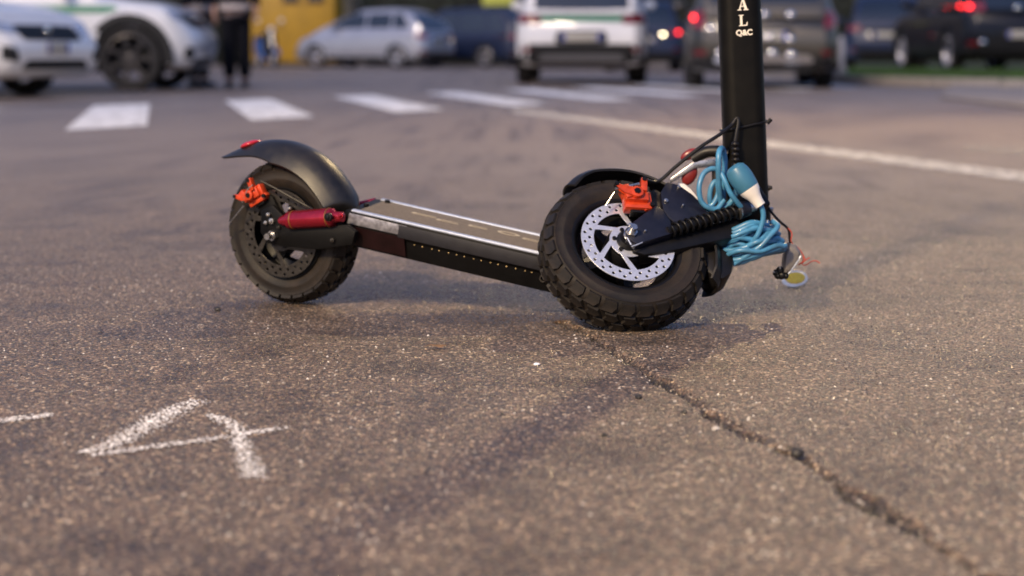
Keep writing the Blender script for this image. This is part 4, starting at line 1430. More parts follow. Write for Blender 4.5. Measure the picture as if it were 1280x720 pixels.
def make_car(name, label, loc, ang, sp, cat='car', group=None):
    root = tag(empty(name, loc, ang), label, cat, group)
    shell, xr, xf = car_shell(sp)
    bvh = BVHTree.FromPolygons([v[:] for v in shell.v], shell.f)
    P = sp['paint']
    body = link('body', shell.mesh('body', angle=38), P, root)
    L, W, H, wb, Rt = sp['L'], sp['W'], sp['H'], sp['wb'], sp['Rt']
    X = lambda t: xr + L * t
    kx, kz = zip(*sp['top'])
    zat = lambda t: float(np.interp(t, kx, kz))
    def pn(nm, quad, axis, m, parent=body, **k):
        return link(nm, panel(bvh, quad, axis, **k), m, parent)
    # underside and wheel housings
    ub = MB().box(((xr + xf) / 2, 0, 0.36), L * 0.44, W * 0.36, 0.15)
    link('underbody', ub.mesh('underbody', 0.03), CLADDING, root)
    # wheels
    rimr = sp.get('rim', Rt * 0.66)
    tm, rm = car_tyre_mesh(Rt, 0.215, rimr), car_rim_mesh(rimr, 0.215, sp.get('spokes', 5))
    tm.materials.append(CARTYRE)
    rm.materials.append(sp.get('rimmat', RIMPALE))
    yw = W / 2 - 0.125
    for x in (-wb / 2, wb / 2):
        for s in (-1, 1):
            st = sp.get('steer', 0) if x > 0 else 0
            Mw = Matrix.Translation((x, s * yw, Rt)) @ Matrix.Rotation(st, 4, 'Z') @ Matrix.Rotation(-s * PI / 2, 4, 'X')
            w = link('wheel', tm, None, root, Mw)
            link('rim', rm, None, w)
    # glass
    a, b, c, d = sp['cab']
    zb = zat((b + c) / 2) + 0.035
    zr = H - 0.13
    yg = W / 2 * 0.80
    lx = lambda t0, t1, f: X(t0 + (t1 - t0) * f)
    for s in ('+y', '-y'):
        splits = sp['win']
        for i in range(len(splits) - 1):
            t0, t1 = splits[i] + 0.006, splits[i + 1] - 0.006
            z0, z1 = zb, zr
            tl0, tl1 = t0, t1
            if i == 0:
                tl0 = t0 + (t1 - t0) * sp.get('qcut', 0.35)
            if i == len(splits) - 2:
                tl1 = t1 - (t1 - t0) * sp.get('fcut', 0.52)
            pn('side_window', [(X(t0), z0), (X(t1), z0), (X(tl1), z1), (X(tl0), z1)], s, CARGLASS, off=0.004, th=0.012, rnd=0.12)
        # doors: thin raised skins with a handle each
        for t0, t1 in sp['doors']:
            t0 = max(t0, (-wb / 2 + Rt + 0.10 - xr) / L)
            t1 = min(t1, (wb / 2 - Rt - 0.10 - xr) / L)
            dr = pn('door', [(X(t0), 0.30), (X(t1), 0.30), (X(t1), zb - 0.07), (X(t0), zb - 0.07)], s, P, root, off=0.004, th=0.015, nu=14, nv=8, rnd=0.06)
            hx = X(t0 + 0.025)
            pn('handle', [(hx, zb - 0.15), (hx + 0.19, zb - 0.15), (hx + 0.19, zb - 0.115), (hx, zb - 0.115)], s, sp.get('trim', P), dr, off=0.022, th=0.02, nu=4, nv=2)
        # sill and arch cladding
        pn('sill', [(-wb / 2 + Rt + 0.08, sp.get('sill', .2) + 0.015), (wb / 2 - Rt - 0.08, sp.get('sill', .2) + 0.015), (wb / 2 - Rt - 0.10, 0.30), (-wb / 2 + Rt + 0.10, 0.30)], s, CLADDING, root, off=0.012, th=0.03)
    for x in (-wb / 2, wb / 2):
        for s in (-1, 1):
            mb = MB()
            r0, r1 = Rt + 0.03, Rt + sp.get('arch', 0.085)
            rings = []
            for i in range(25):
                an = R(-8 + 196 * i / 24)
                cx, cz = math.cos(an), math.sin(an)
                y = s * (W / 2 - 0.02)
                rings.append([V((x + cx * r0, y - s * 0.30, Rt + cz * r0)), V((x + cx * r1 * 0.99, y - s * 0.30, Rt + cz * r1 * 0.99)), V((x + cx * r1, y + s * 0.012, Rt + cz * r1)), V((x + cx * r0, y + s * 0.016, Rt + cz * r0))])
            mb.loft(rings)
            link('wheel_arch', mb.mesh('wheel_arch', angle=40), CLADDING if sp.get('clad', True) else P, root)
    wy = W / 2 * 0.76
    pn('windscreen', [(-wy, zat(d) + 0.045), (wy, zat(d) + 0.045), (wy * 0.84, H - 0.10), (-wy * 0.84, H - 0.10)], '+x', CARGLASS, off=0.004, th=0.012, nu=14, nv=10, rnd=0.1)
    zr0 = sp.get('rwin', zat(a) + 0.03)
    pn('rear_window', [(-wy * 0.95, zr0), (wy * 0.95, zr0), (wy * 0.80, H - 0.12), (-wy * 0.80, H - 0.12)], '-x', CARGLASS, off=0.004, th=0.012, nu=14, nv=8, rnd=0.15)
    # front
    zh = sp['zhead']
    hw = W / 2
    for s in (-1, 1):
        hl_ = pn('headlight', [(s * hw * 0.56, zh - 0.06), (s * hw * 0.90, zh - 0.035), (s * hw * 0.90, zh + 0.075), (s * hw * 0.56, zh + 0.03)], '+x', LAMPCLEAR, root, off=0.006, th=0.03)
        pn('fog_lamp_recess', [(s * hw * 0.66, 0.34), (s * hw * 0.86, 0.36), (s * hw * 0.86, 0.50), (s * hw * 0.70, 0.46)], '+x', CLADDING, root, off=0.004, th=0.02)
    gr = pn('grille', [(-hw * 0.54, zh - 0.12), (hw * 0.54, zh - 0.12), (hw * 0.56, zh + 0.03), (-hw * 0.56, zh + 0.03)], '+x', CLADDING, root, off=0.005, th=0.02, rnd=0.2)
    for k in range(4):
        z = zh - 0.10 + k * 0.035
        pn('grille_bar', [(-hw * 0.50, z), (hw * 0.50, z), (hw * 0.50, z + 0.012), (-hw * 0.50, z + 0.012)], '+x', BLACK, gr, off=0.012, th=0.01, nu=8, nv=1, rnd=0)
    bd = MB().cyl((0, 0, 0), (0.012, 0, 0), 0.05, n=24)
    hit = bvh.ray_cast(V((6, 0, zh - 0.03)), V((-1, 0, 0)))[0]
    link('badge', bd.mesh('badge', 0.003), CHROME, root, Matrix.Translation((hit.x + 0.008, 0, zh - 0.03)))
    pn('bumper_intake', [(-hw * 0.62, 0.27), (hw * 0.62, 0.27), (hw * 0.52, 0.36), (-hw * 0.52, 0.36)], '+x', CLADDING, root, off=0.005, th=0.02, rnd=0.1)
    # rear
    z0, z1, y0, y1 = sp['tail']
    for s in (-1, 1):
        tmat = sp.get('tailmat', TAILRED)
        tl_ = pn('tail_light', [(s * hw * y0, z0), (s * hw * y1, z0 + 0.02), (s * hw * y1, z1), (s * hw * y0, z1 - 0.01)], '-x', tmat, root, off=0.012, th=0.04)
        if s in sp.get('litside', ()):
            pn('lit_bulb', [(s * hw * (y0 * .45 + y1 * .55), z0 * .4 + z1 * .6 - 0.03), (s * hw * (y0 * .25 + y1 * .75), z0 * .4 + z1 * .6 - 0.03), (s * hw * (y0 * .25 + y1 * .75), z0 * .4 + z1 * .6 + 0.03), (s * hw * (y0 * .45 + y1 * .55), z0 * .4 + z1 * .6 + 0.03)], '-x', LITRED, tl_, off=0.02, th=0.01, nu=4, nv=4, rnd=0.9)
        pn('rear_reflector', [(s * hw * 0.74, sp['zref']), (s * hw * 0.90, sp['zref']), (s * hw * 0.90, sp['zref'] + 0.05), (s * hw * 0.74, sp['zref'] + 0.05)], '-x', TAILDARK, root, off=0.014, th=0.03)
    zp = sp['zplate']
    if sp.get('lower', 0):
        pn('rear_bumper', [(-hw * 0.985, sp.get('sill', .2) + 0.015), (hw * 0.985, sp.get('sill', .2) + 0.015), (hw * 0.985, sp['lower']), (-hw * 0.985, sp['lower'])], '-x', sp.get('lowmat', CLADDING), root, off=0.010, th=0.03, nu=18, rnd=0.02)
        pn('bumper_insert', [(-hw * 0.66, 0.30), (hw * 0.66, 0.30), (hw * 0.60, 0.40), (-hw * 0.60, 0.40)], '-x', sp.get('insert', CLADDING), root, off=0.016, th=0.02)
    pn('plate_recess', [(-hw * 0.40, zp - 0.085), (hw * 0.40, zp - 0.085), (hw * 0.36, zp + 0.09), (-hw * 0.36, zp + 0.09)], '-x', CLADDING, root, off=0.012, th=0.02)
    hit = bvh.ray_cast(V((-6, 0, zp)), V((1, 0, 0)))[0]
    def plate(xp, zp_, wd, sgn, sub):
        pl = link('number_plate', MB().box((0, 0, 0), 0.006, wd, 0.055).mesh('number_plate', 0.004), PLATEM, root, Matrix.Translation((xp, 0, zp_)))
        for e in (-1, 1):
            link('plate_band', MB().box((sgn * 0.0072, e * (wd - 0.024), 0), 0.0015, 0.020, 0.050).mesh('plate_band'), PLATEBLUE, pl)
        return pl
    plate(hit.x - 0.022, zp, 0.26, -1, 0)
    hit = bvh.ray_cast(V((6, 0, 0.47)), V((-1, 0, 0)))[0]
    plate(hit.x + 0.016, 0.47, 0.18, 1, 0)
    for k, (y, z) in enumerate(sp.get('domes', ())):  # chrome domes added to catch glints, the first in the badge's place
        hit = bvh.ray_cast(V((-6, y, z)), V((1, 0, 0)))[0]
        link('badge' if k == 0 else 'parking_sensor', MB().ball((0, 0, 0), 0.022, 0.055, 0.045, None, 24, 14).mesh('dome'), CHROME, root, Matrix.Translation((hit.x - 0.012, y, z)))
    if sp.get('platelamp'):
        hit = bvh.ray_cast(V((-6, 0, zp)), V((1, 0, 0)))[0]
        link('plate_lamp', MB().ball((hit.x - 0.03, sp['platelamp'], zp + 0.115), 0.02, 0.035, 0.02, None, 12, 8).mesh('plate_lamp'), LITHEAD, root)
    # mirrors
    for s in (-1, 1):
        mb = MB().ball((X(c) + (X(d) - X(c)) * 0.48, s * (W / 2 + 0.075), zb + 0.06), 0.075, 0.105, 0.07, nu=14, nv=8)
        mb.cyl((X(c) + (X(d) - X(c)) * 0.5, s * (W / 2 - 0.08), zb + 0.02), (X(c) + (X(d) - X(c)) * 0.48, s * (W / 2 + 0.03), zb + 0.04), 0.03, n=8)
        link('mirror', mb.mesh('mirror'), sp.get('mirrormat', P), root)
    # bonnet and tailgate skins
    bz = [(xf - 0.0, 0)]
    return root, body, pn, X, bvh

SUV = dict(L=4.40, W=1.82, H=1.64, wb=2.64, fo=0.86, Rt=0.345, rim=0.235, sill=0.24,
           top=[(0, 0.98), (0.04, 1.02), (0.5, 1.03), (0.70, 1.03), (0.78, 1.02), (0.90, 0.97), (0.97, 0.90), (1, 0.84)],
           cab=(0.005, 0.10, 0.58, 0.76), win=(0.04, 0.20, 0.40, 0.70), doors=((0.215, 0.40), (0.405, 0.66)), fcut=0.50, qcut=0.45,
           zhead=0.83, tail=(0.80, 0.94, 0.60, 0.97), zplate=0.63, zref=0.44, lower=0.54, rwin=0.99, spokes=7, rimmat=RIMDARK)
SALOON = dict(L=4.52, W=1.80, H=1.46, wb=2.64, fo=0.90, Rt=0.315, rim=0.215, sill=0.19,
              top=[(0, 0.90), (0.05, 0.95), (0.5, 0.90), (0.70, 0.92), (0.76, 0.93), (0.88, 0.87), (0.96, 0.78), (1, 0.70)],
              cab=(0.10, 0.28, 0.55, 0.76), win=(0.16, 0.26, 0.42, 0.70), doors=((0.24, 0.42), (0.425, 0.66)), fcut=0.52, qcut=0.6,
              zhead=0.66, tail=(0.76, 0.88, 0.6, 0.97), zplate=0.68, zref=0.40, clad=False)
HATCH = dict(L=4.32, W=1.78, H=1.57, wb=2.66, fo=0.82, Rt=0.315, rim=0.215, sill=0.20,
             top=[(0, 0.88), (0.04, 0.96), (0.45, 0.95), (0.70, 0.95), (0.80, 0.92), (0.90, 0.85), (0.97, 0.75), (1, 0.66)],
             cab=(0.005, 0.15, 0.56, 0.84), win=(0.07, 0.22, 0.43, 0.74), doors=((0.22, 0.43), (0.435, 0.70)), fcut=0.62, qcut=0.55,
             zhead=0.70, tail=(0.78, 0.92, 0.62, 0.98), zplate=0.70, zref=0.40, lower=0.42, rwin=1.00, clad=False)
def spec(base, **k):
    d = dict(base)
    d.update(k)
    return d

# white police saloon at the left edge
ANG = R(-18)
r, body, pn, X, bvh = make_car('police_car', 'white police car with black grille cut off by the left edge, nose towards the road', (-6.44, 16.10, 0), ANG, spec(SALOON, paint=WHITECAR, rimmat=RIMDARK), 'police car')
for s in ('+y', '-y'):
    pn('green_stripe', [(X(0.10), 0.70), (X(0.86), 0.70), (X(0.86), 0.82), (X(0.10), 0.82)], s, GREENSTRIPE, r, off=0.007, th=0.01, nu=24)
# white police SUV behind it, seen from its side
r, body, pn, X, bvh = make_car('police_car', 'white police off-road car with dark wheel arch and slotted bumper, behind the officer', (-5.60, 19.05, 0), R(-1), spec(SUV, paint=WHITECAR, Rt=0.36, rim=0.27, H=1.68, arch=0.14, fo=0.69, L=4.24), 'police car')
for s in ('+y', '-y'):
    pn('green_stripe', [(X(0.06), 0.86), (X(0.80), 0.86), (X(0.82), 0.95), (X(0.06), 0.95)], s, GREENSTRIPE, r, off=0.007, th=0.01, nu=24)
# silver hatchback
make_car('parked_car', 'silver hatchback parked side on beside the yellow kiosk', (-3.78, 44.2, 0), R(150), spec(HATCH, paint=SILVERCAR, H=1.58, cab=(0.012, 0.22, 0.46, 0.88), win=(0.10, 0.24, 0.43, 0.74), fcut=0.66, top=[(0, 0.92), (0.04, 1.02), (0.25, 1.03), (0.45, 1.0), (0.70, 0.95), (0.84, 0.90), (0.92, 0.82), (0.97, 0.73), (1, 0.62)]), 'car')
# dark blue car
make_car('parked_car', 'dark blue estate car parked behind the silver hatchback', (-1.49, 46.5, 0), R(150), spec(HATCH, paint=BLUECAR, L=4.5, H=1.66), 'car')
# white and green police SUV seen from behind
r, body, pn, X, bvh = make_car('police_car', 'white police off-road car with green band on its tailgate, seen from behind', (1.04, 23.8, 0), R(87), spec(SUV, paint=WHITECAR, tailmat=TAILDARK, insert=mat('grey_insert', (0.16, 0.16, 0.17), 0.4, 0.3)), 'police car')
hw = 0.91
pn('green_band', [(-hw * 0.60, 0.835), (hw * 0.60, 0.835), (hw * 0.60, 0.915), (-hw * 0.60, 0.915)], '-x', GREENSTRIPE, r, off=0.008, th=0.01, nu=20, rnd=0)
# blue grey car further off
make_car('parked_car', 'blue grey hatchback with one lit red tail lamp, between the two large cars', (3.05, 37.8, 0), R(86), spec(HATCH, paint=NAVYCAR, litside=(-1,), zref=0.46, platelamp=-0.42), 'car')
# champagne grey estate behind the stem
make_car('parked_car', 'champagne grey estate car seen from behind, behind the scooter stem', (3.18, 21.3, 0), R(84.5), spec(HATCH, paint=GREYCAR, L=4.5, W=1.82, H=1.60, tail=(0.70, 0.93, 0.76, 0.985), zplate=0.62, lower=0.38, Rt=0.33, insert=CHROME, litside=(1,), domes=((0.0, 0.86), (-0.30, 0.86), (-0.06, 0.60), (-0.30, 0.58), (0.62, 0.70), (-0.10, 0.42), (-0.32, 0.40), (0.5, 0.42))), 'car')
# dark blue car on the right
make_car('parked_car', 'small dark blue hatchback beyond the grass strip, second from the right', (7.95, 34.6, 0.06), R(79), spec(HATCH, paint=NAVYCAR, L=3.9, W=1.68, H=1.52, zplate=0.72), 'car')
# black car on the far right
make_car('parked_car', 'black car with lit red tail lamp parked on the grass at the right edge', (7.75, 27.0, 0.10), R(92), spec(SUV, paint=BLACKCAR, W=1.84, tail=(0.92, 1.10, 0.66, 0.985), litside=(1,), zplate=0.60, clad=True, rimmat=RIMPALE, domes=((0.10, 1.0), (0.62, 0.48)), H=1.60), 'car')

# ------------------------------------------------------------------ grass verge with kerb
KERBST = mat('kerb_stone', (0.30, 0.27, 0.24), 0.75, var=0.2, scale=18, bump=0.4, bscale=120)
PAVE = mat('pavement_concrete', (0.24, 0.21, 0.19), 0.8, var=0.15, scale=6, bump=0.3, bscale=150)
edge = [(4.55, 60.0), (4.50, 30.0), (4.42, 24.0), (4.60, 21.6), (5.10, 20.3), (5.75, 19.3), (6.6, 18.8), (8.5, 18.5), (40, 18.3)]
E = spline([V((x, y, 0)) for x, y in edge], 6)
def offset(P, d):
    out = []
    for i, p in enumerate(P):
        t = (P[min(i + 1, len(P) - 1)] - P[max(i - 1, 0)]).normalized()
        out.append(p + V((-t.y, t.x, 0)) * d)
    return out
kin = offset(E, 0.14)
verge = tag(link('grass_verge', MB().add([(p.x, p.y, 0.10) for p in kin] + [(40, 60, 0.10)], [list(range(len(kin) + 1))]).mesh('grass_verge', smooth=False), mat('verge_soil', (0.045, 0.055, 0.020), 0.9, var=0.4, scale=4)), 'green grass verge behind a stone kerb', None, None, 'structure')
kerb = tag(empty('kerb', (4.6, 21.6, 0)), 'pale stone kerb curving round the grass verge', None, None, 'structure')
KI = Matrix.Translation((-4.6, -21.6, 0))
acc, startp, seg_pts = 0, 0, []
k0 = 0
for i in range(1, len(E)):
    acc += (E[i] - E[i - 1]).length
    if acc > 1.0 or i == len(E) - 1:
        A, B = E[k0:i + 1], kin[k0:i + 1]
        rings = []
        for q, (p, w) in enumerate(zip(A, B)):
            g_ = 0.008 if q in (0, len(A) - 1) else 0
            t = (A[-1] - A[0]).normalized() * (g_ if q == 0 else -g_)
            rings.append([p + t + V((0, 0, -0.02)), w + t + V((0, 0, -0.02)), w + t + V((0, 0, 0.115)), p + t + V((0, 0, 0.115)) + (w - p) * 0.1, p + t + V((0, 0, 0.10))])
        link('kerb_block', MB().loft(rings).mesh('kerb_block', 0.006), KERBST, kerb, KI)
        acc, k0 = 0, i
# pale ramp in front of the verge on the right
rp_ = [ground(1176, 124), ground(1290, 137), ground(1290, 112), ground(1190, 107)]
tag(link('pavement', MB().prism([V((p.x, p.y, 0.0)) for p in rp_], (0, 0, 0.03)).mesh('pavement', 0.006), PAVE), 'pale concrete ramp of pavement at the right edge', None, None, 'structure')
# grass blades
def grass_mesh(n=26000):
    pts = []
    y = 18.8 + rng.random(n) ** 1.4 * 9
    x = 4.6 + rng.random(n) * 6.5
    ed = np.interp(y, [18.3, 18.8, 19.3, 20.3, 21.6, 24, 30], [9.5, 7.0, 6.1, 5.4, 4.85, 4.62, 4.7])
    k = x > ed
    x, y = x[k], y[k]
    n = len(x)
    a = rng.random(n) * 2 * PI
    h = 0.04 + 0.07 * rng.random(n)
    w = 0.006 + 0.006 * rng.random(n)
    lx, ly = (rng.random(n) - .5) * 0.06, (rng.random(n) - .5) * 0.06
    b0 = np.stack([x - np.cos(a) * w, y - np.sin(a) * w, np.full(n, 0.098)], -1)
    b1 = np.stack([x + np.cos(a) * w, y + np.sin(a) * w, np.full(n, 0.098)], -1)
    tp = np.stack([x + lx, y + ly, 0.098 + h], -1)
    co = np.stack([b0, b1, tp], 1).reshape(-1, 3).astype(np.float32)
    me = bpy.data.meshes.new('grass')
    me.vertices.add(len(co))
    me.vertices.foreach_set('co', co.ravel())
    me.loops.add(len(co))
    me.loops.foreach_set('vertex_index', np.arange(len(co), dtype=np.int32))
    me.polygons.add(n)
    me.polygons.foreach_set('loop_start', np.arange(0, len(co), 3, dtype=np.int32))
    me.update(calc_edges=True)
    return me
tag(link('grass', grass_mesh(), mat('grass_blades', (0.045, 0.10, 0.020), 0.7, var=0.45, scale=3)), 'short green grass on the verge', None, None, 'stuff')
# bollard
bo = tag(empty('bollard', at_y(1051, 92, 23.4)), 'pale short metal bollard standing on the grass edge beside the estate car', 'bollard')
bo.location.z = 0.10
link('post', MB().lathe([(0, 0), (0.045, 0), (0.045, 0.50), (0.04, 0.54), (0.02, 0.56), (0, 0.565)], 20).mesh('post'), mat('pale_post', (0.40, 0.39, 0.42), 0.4, 0.3, var=0.15), bo)
link('base', MB().lathe([(0, 0), (0.10, 0), (0.10, 0.03), (0.08, 0.12), (0.05, 0.14), (0, 0.14)], 20).mesh('base', 0.004), KERBST, bo)

# ------------------------------------------------------------------ the officer
def skin_mesh(name, verts, edges, radii, levels=1, root=0):
    me = bpy.data.meshes.new(name)
    me.from_pydata([V(v) for v in verts], edges, [])
    o = bpy.data.objects.new(name, me)
    COL.objects.link(o)
    m = o.modifiers.new('skin', 'SKIN')
    m.use_smooth_shade = True
    for i, r_ in enumerate(radii):
        sv = me.skin_vertices[0].data[i]
        sv.radius = r_ if isinstance(r_, tuple) else (r_, r_)
        sv.use_root = (i == root)
    s = o.modifiers.new('sub', 'SUBSURF')
    s.levels = s.render_levels = levels
    dg = bpy.context.evaluated_depsgraph_get()
    dg.update()
    out = bpy.data.meshes.new_from_object(o.evaluated_get(dg))
    bpy.data.objects.remove(o)
    out.shade_smooth()
    return out
SKINM = mat('skin', (0.42, 0.24, 0.17), 0.5, var=0.1, scale=20)
UNIFORM = mat('dark_uniform_cloth', (0.006, 0.0065, 0.010), 0.9, var=0.3, scale=25, bump=0.3, bscale=60, spec=0.15)
JACKET = mat('dark_uniform_jacket', (0.008, 0.008, 0.012), 0.9, var=0.3, scale=25, bump=0.3, bscale=60, spec=0.15)
HEM = mat('pale_reflective_hem', (0.46, 0.40, 0.38), 0.5, var=0.15, scale=40)
SHOE = mat('black_shoe', (0.010, 0.010, 0.010), 0.35, var=0.2)
HAIR = mat('dark_hair', (0.02, 0.014, 0.01), 0.6, var=0.3)
pc = ground(297, 109)
pers = tag(empty('person', (pc.x, pc.y, 0), R(4)), 'person in dark trousers and jacket with pale reflective hem, standing beside the white police car', 'person')
bv = [(0, 0, 0.98), (0, 0.01, 1.18), (0, 0.01, 1.38), (0, 0, 1.50), (0, -0.005, 1.56), (0, -0.02, 1.66), (0, -0.01, 1.74)]
be = [(0, 1), (1, 2), (2, 3), (3, 4), (4, 5), (5, 6)]
br = [(0.15, 0.11), (0.14, 0.10), (0.16, 0.105), 0.062, 0.055, (0.075, 0.092), (0.062, 0.075)]
def limb(pts, rads, start):
    k = start
    for p, r_ in zip(pts, rads):
        bv.append(p)
        br.append(r_)
        be.append((k, len(bv) - 1))
        k = len(bv) - 1
    return k
for s in (-1, 1):
    hnd = limb([(s * 0.17, 0, 1.43), (s * 0.235, 0.01, 1.17), (s * 0.255, -0.05, 0.96), (s * 0.257, -0.065, 0.89), (s * 0.255, -0.075, 0.85)], [0.055, 0.045, 0.034, (0.016, 0.038), (0.014, 0.036)], 2)
    for f in range(4):
        limb([(s * 0.255 - s * 0.004 * f, -0.105 + 0.021 * f, 0.815), (s * 0.245 - s * 0.004 * f, -0.105 + 0.020 * f, 0.785 - 0.006 * (1.5 - abs(f - 1.5))), (s * 0.230, -0.100 + 0.019 * f, 0.765)], [0.0095, 0.0088, 0.0078], hnd)
    limb([(s * 0.240, -0.115, 0.875), (s * 0.228, -0.130, 0.845), (s * 0.220, -0.133, 0.82)], [0.012, 0.0105, 0.009], hnd - 1)
    limb([(s * 0.085, 0, 0.88), (s * 0.09, -0.01, 0.50), (s * 0.092, 0.015, 0.09), (s * 0.098, -0.10, 0.045)], [0.085, 0.058, 0.042, 0.035], 0)
link('body', skin_mesh('body', bv, be, br), SKINM, pers)
tv = [(0, 0, 1.00)] + [(s * 0.09, 0, 0.90) for s in (-1, 1)] + [(s * 0.092, -0.012, 0.52) for s in (-1, 1)] + [(s * 0.094, 0.012, 0.10) for s in (-1, 1)]
link('trousers', skin_mesh('trousers', tv, [(0, 1), (0, 2), (1, 3), (2, 4), (3, 5), (4, 6)], [(0.18, 0.13), 0.115, 0.115, 0.098, 0.098, 0.085, 0.085]), UNIFORM, pers)
jv = [(0, 0.005, 0.90), (0, 0.01, 1.05), (0, 0.012, 1.25), (0, 0.01, 1.42), (0, 0.0, 1.50)]
je = [(0, 1), (1, 2), (2, 3), (3, 4)]
jr = [(0.205, 0.150), (0.195, 0.142), (0.195, 0.140), (0.175, 0.115), (0.075, 0.075)]
for s in (-1, 1):
    k = 3
    for p, r_ in (((s * 0.19, 0.002, 1.43), 0.075), ((s * 0.245, 0.01, 1.17), 0.066), ((s * 0.262, -0.045, 0.97), 0.052)):
        jv.append(p); jr.append(r_); je.append((k, len(jv) - 1)); k = len(jv) - 1
link('jacket', skin_mesh('jacket', jv, je, jr), JACKET, pers)
def hem_band(z0, z1, m, grow):
    ring = lambda z, k: [V(((0.205 + k) * math.cos(2 * PI * i / 40), 0.005 + (0.152 + k) * math.sin(2 * PI * i / 40), z)) for i in range(40)]
    return MB().loft([ring(z0, grow - 0.012), ring(z0, grow), ring(z1, grow), ring(z1, grow - 0.012), ring(z0, grow - 0.012)], caps=False).mesh('hem')
link('reflective_band', hem_band(0.95, 1.02, HEM, 0.006), HEM, pers)
link('hem', hem_band(0.86, 0.905, mat('hem_mauve', (0.16, 0.12, 0.12), 0.7, var=0.1), 0.0), MATS['hem_mauve'], pers)
for s in (-1, 1):
    sh_ = MB().loft([[V((s * 0.098 + a * 0.045 * w, y, z)) for a, z in ((-1, 0.0), (1, 0.0), (0.9, h), (-0.9, h))] for y, w, h in ((0.09, 0.7, 0.09), (0.06, 1.0, 0.105), (-0.02, 1.0, 0.10), (-0.10, 1.05, 0.07), (-0.17, 0.85, 0.045), (-0.19, 0.5, 0.03))])
    link('shoe', sh_.mesh('shoe', 0.010), SHOE, pers)
link('hair', MB().ball((0, 0.008, 1.735), 0.088, 0.104, 0.085).mesh('hair'), HAIR, pers)
for s in (-1, 1):
    link('ear', MB().ball((s * 0.082, -0.01, 1.665), 0.012, 0.02, 0.032, nu=8, nv=6).mesh('ear'), SKINM, pers)
    link('eye', MB().ball((s * 0.032, -0.103, 1.675), 0.012, 0.008, 0.008, nu=8, nv=6).mesh('eye'), WHITEP, pers)
link('nose', MB().ball((0, -0.115, 1.645), 0.014, 0.018, 0.026, nu=8, nv=6).mesh('nose'), SKINM, pers)
link('mouth', MB().ball((0, -0.104, 1.605), 0.026, 0.006, 0.007, nu=8, nv=6).mesh('mouth'), mat('lips', (0.30, 0.12, 0.10), 0.5), pers)

p2 = ground(249, 108)
o2 = tag(pers.copy(), 'second person hidden behind the white police car nose, dark shoes showing under its bumper', 'person')
COL.objects.link(o2)
o2.location, o2.rotation_euler = (p2.x, p2.y, 0), (0, 0, R(60))
for ch in list(pers.children):
    c_ = ch.copy()
    COL.objects.link(c_)
    c_.parent = o2

# ------------------------------------------------------------------ motor scooter behind the officer
MSB = paint('blue_scooter_paint', (0.015, 0.07, 0.26))
g = ground(334, 85)
ms = tag(empty('motor_scooter', (g.x, g.y, 0), R(-62)), 'blue motor scooter with round white headlight parked in front of the yellow kiosk', 'motor scooter')
for x in (-0.62, 0.62):
    w = link('wheel', MB().lathe([(0.16, -0.045), (0.20, -0.055), (0.245, -0.04), (0.255, 0), (0.245, 0.04), (0.20, 0.055), (0.16, 0.045)], 32).mesh('wheel'), CARTYRE, ms, Matrix.Translation((x, 0, 0.255)) @ Matrix.Rotation(PI / 2, 4, 'X'))
    link('rim', MB().lathe([(0, 0.02), (0.12, 0.02), (0.165, 0.04), (0.165, -0.04), (0.12, -0.02), (0, -0.02)], 24).mesh('rim'), RIMPALE, w)
def sect(pts):
    return MB().loft([[V((x, a * w, z)) for a, z in ((-1, z0), (1, z0), (0.8, z1), (-0.8, z1))] for x, w, z0, z1 in pts])
link('body', sect([(-0.85, 0.06, 0.62, 0.74), (-0.62, 0.17, 0.46, 0.80), (-0.3, 0.19, 0.36, 0.80), (-0.05, 0.16, 0.26, 0.50), (0.0, 0.18, 0.22, 0.30), (0.3, 0.18, 0.22, 0.30)]).mesh('body', 0.03, 3), MSB, ms)
link('seat', sect([(-0.80, 0.10, 0.78, 0.86), (-0.5, 0.15, 0.80, 0.90), (-0.15, 0.12, 0.79, 0.87), (0.0, 0.07, 0.74, 0.82)]).mesh('seat', 0.03, 3), PLAST, ms)
link('front_shield', MB().loft([[V((0.30 + dx_, a * w, z)) for a, dx_ in ((-1, -.06), (-.4, .05), (.4, .05), (1, -.06), (.5, -.09), (-.5, -.09))] for z, w in ((0.26, 0.16), (0.55, 0.22), (0.85, 0.20), (1.0, 0.12))]).mesh('front_shield', 0.015), PLAST, ms)
link('front_mudguard', MB().loft([[V((0.62 + 0.30 * math.cos(R(a)), y, 0.255 + 0.30 * math.sin(R(a)))) for y in (-0.07, 0.07)] + [V((0.62 + 0.28 * math.cos(R(a)), y, 0.255 + 0.28 * math.sin(R(a)))) for y in (0.065, -0.065)] for a in range(20, 175, 12)]).mesh('front_mudguard'), MSB, ms)
link('fork', MB().cyl((0.62, 0.0, 0.27), (0.36, 0, 0.98), 0.035, n=12).mesh('fork'), STEEL, ms)
link('handlebar', MB().tube(spline([(0.22, -0.33, 1.04), (0.30, -0.2, 1.06), (0.34, 0, 1.03), (0.30, 0.2, 1.06), (0.22, 0.33, 1.04)]), 0.02, 10).mesh('handlebar'), PLAST, ms)
link('headlight', MB().ball((0.40, 0, 1.02), 0.07, 0.085, 0.085).mesh('headlight'), WHITEP, ms)
for s in (-1, 1):
    mi = link('mirror', MB().cyl((0, 0, 0), (0.022, 0, 0), 0.062, n=20).mesh('mirror', 0.004), WHITEP, ms, Matrix.Translation((0.24, s * 0.34, 1.28)))
    link('mirror_stalk', MB().cyl((0, 0, -0.06), (0.03, -s * 0.08, -0.22), 0.008, n=8).mesh('mirror_stalk'), BLACK, mi)

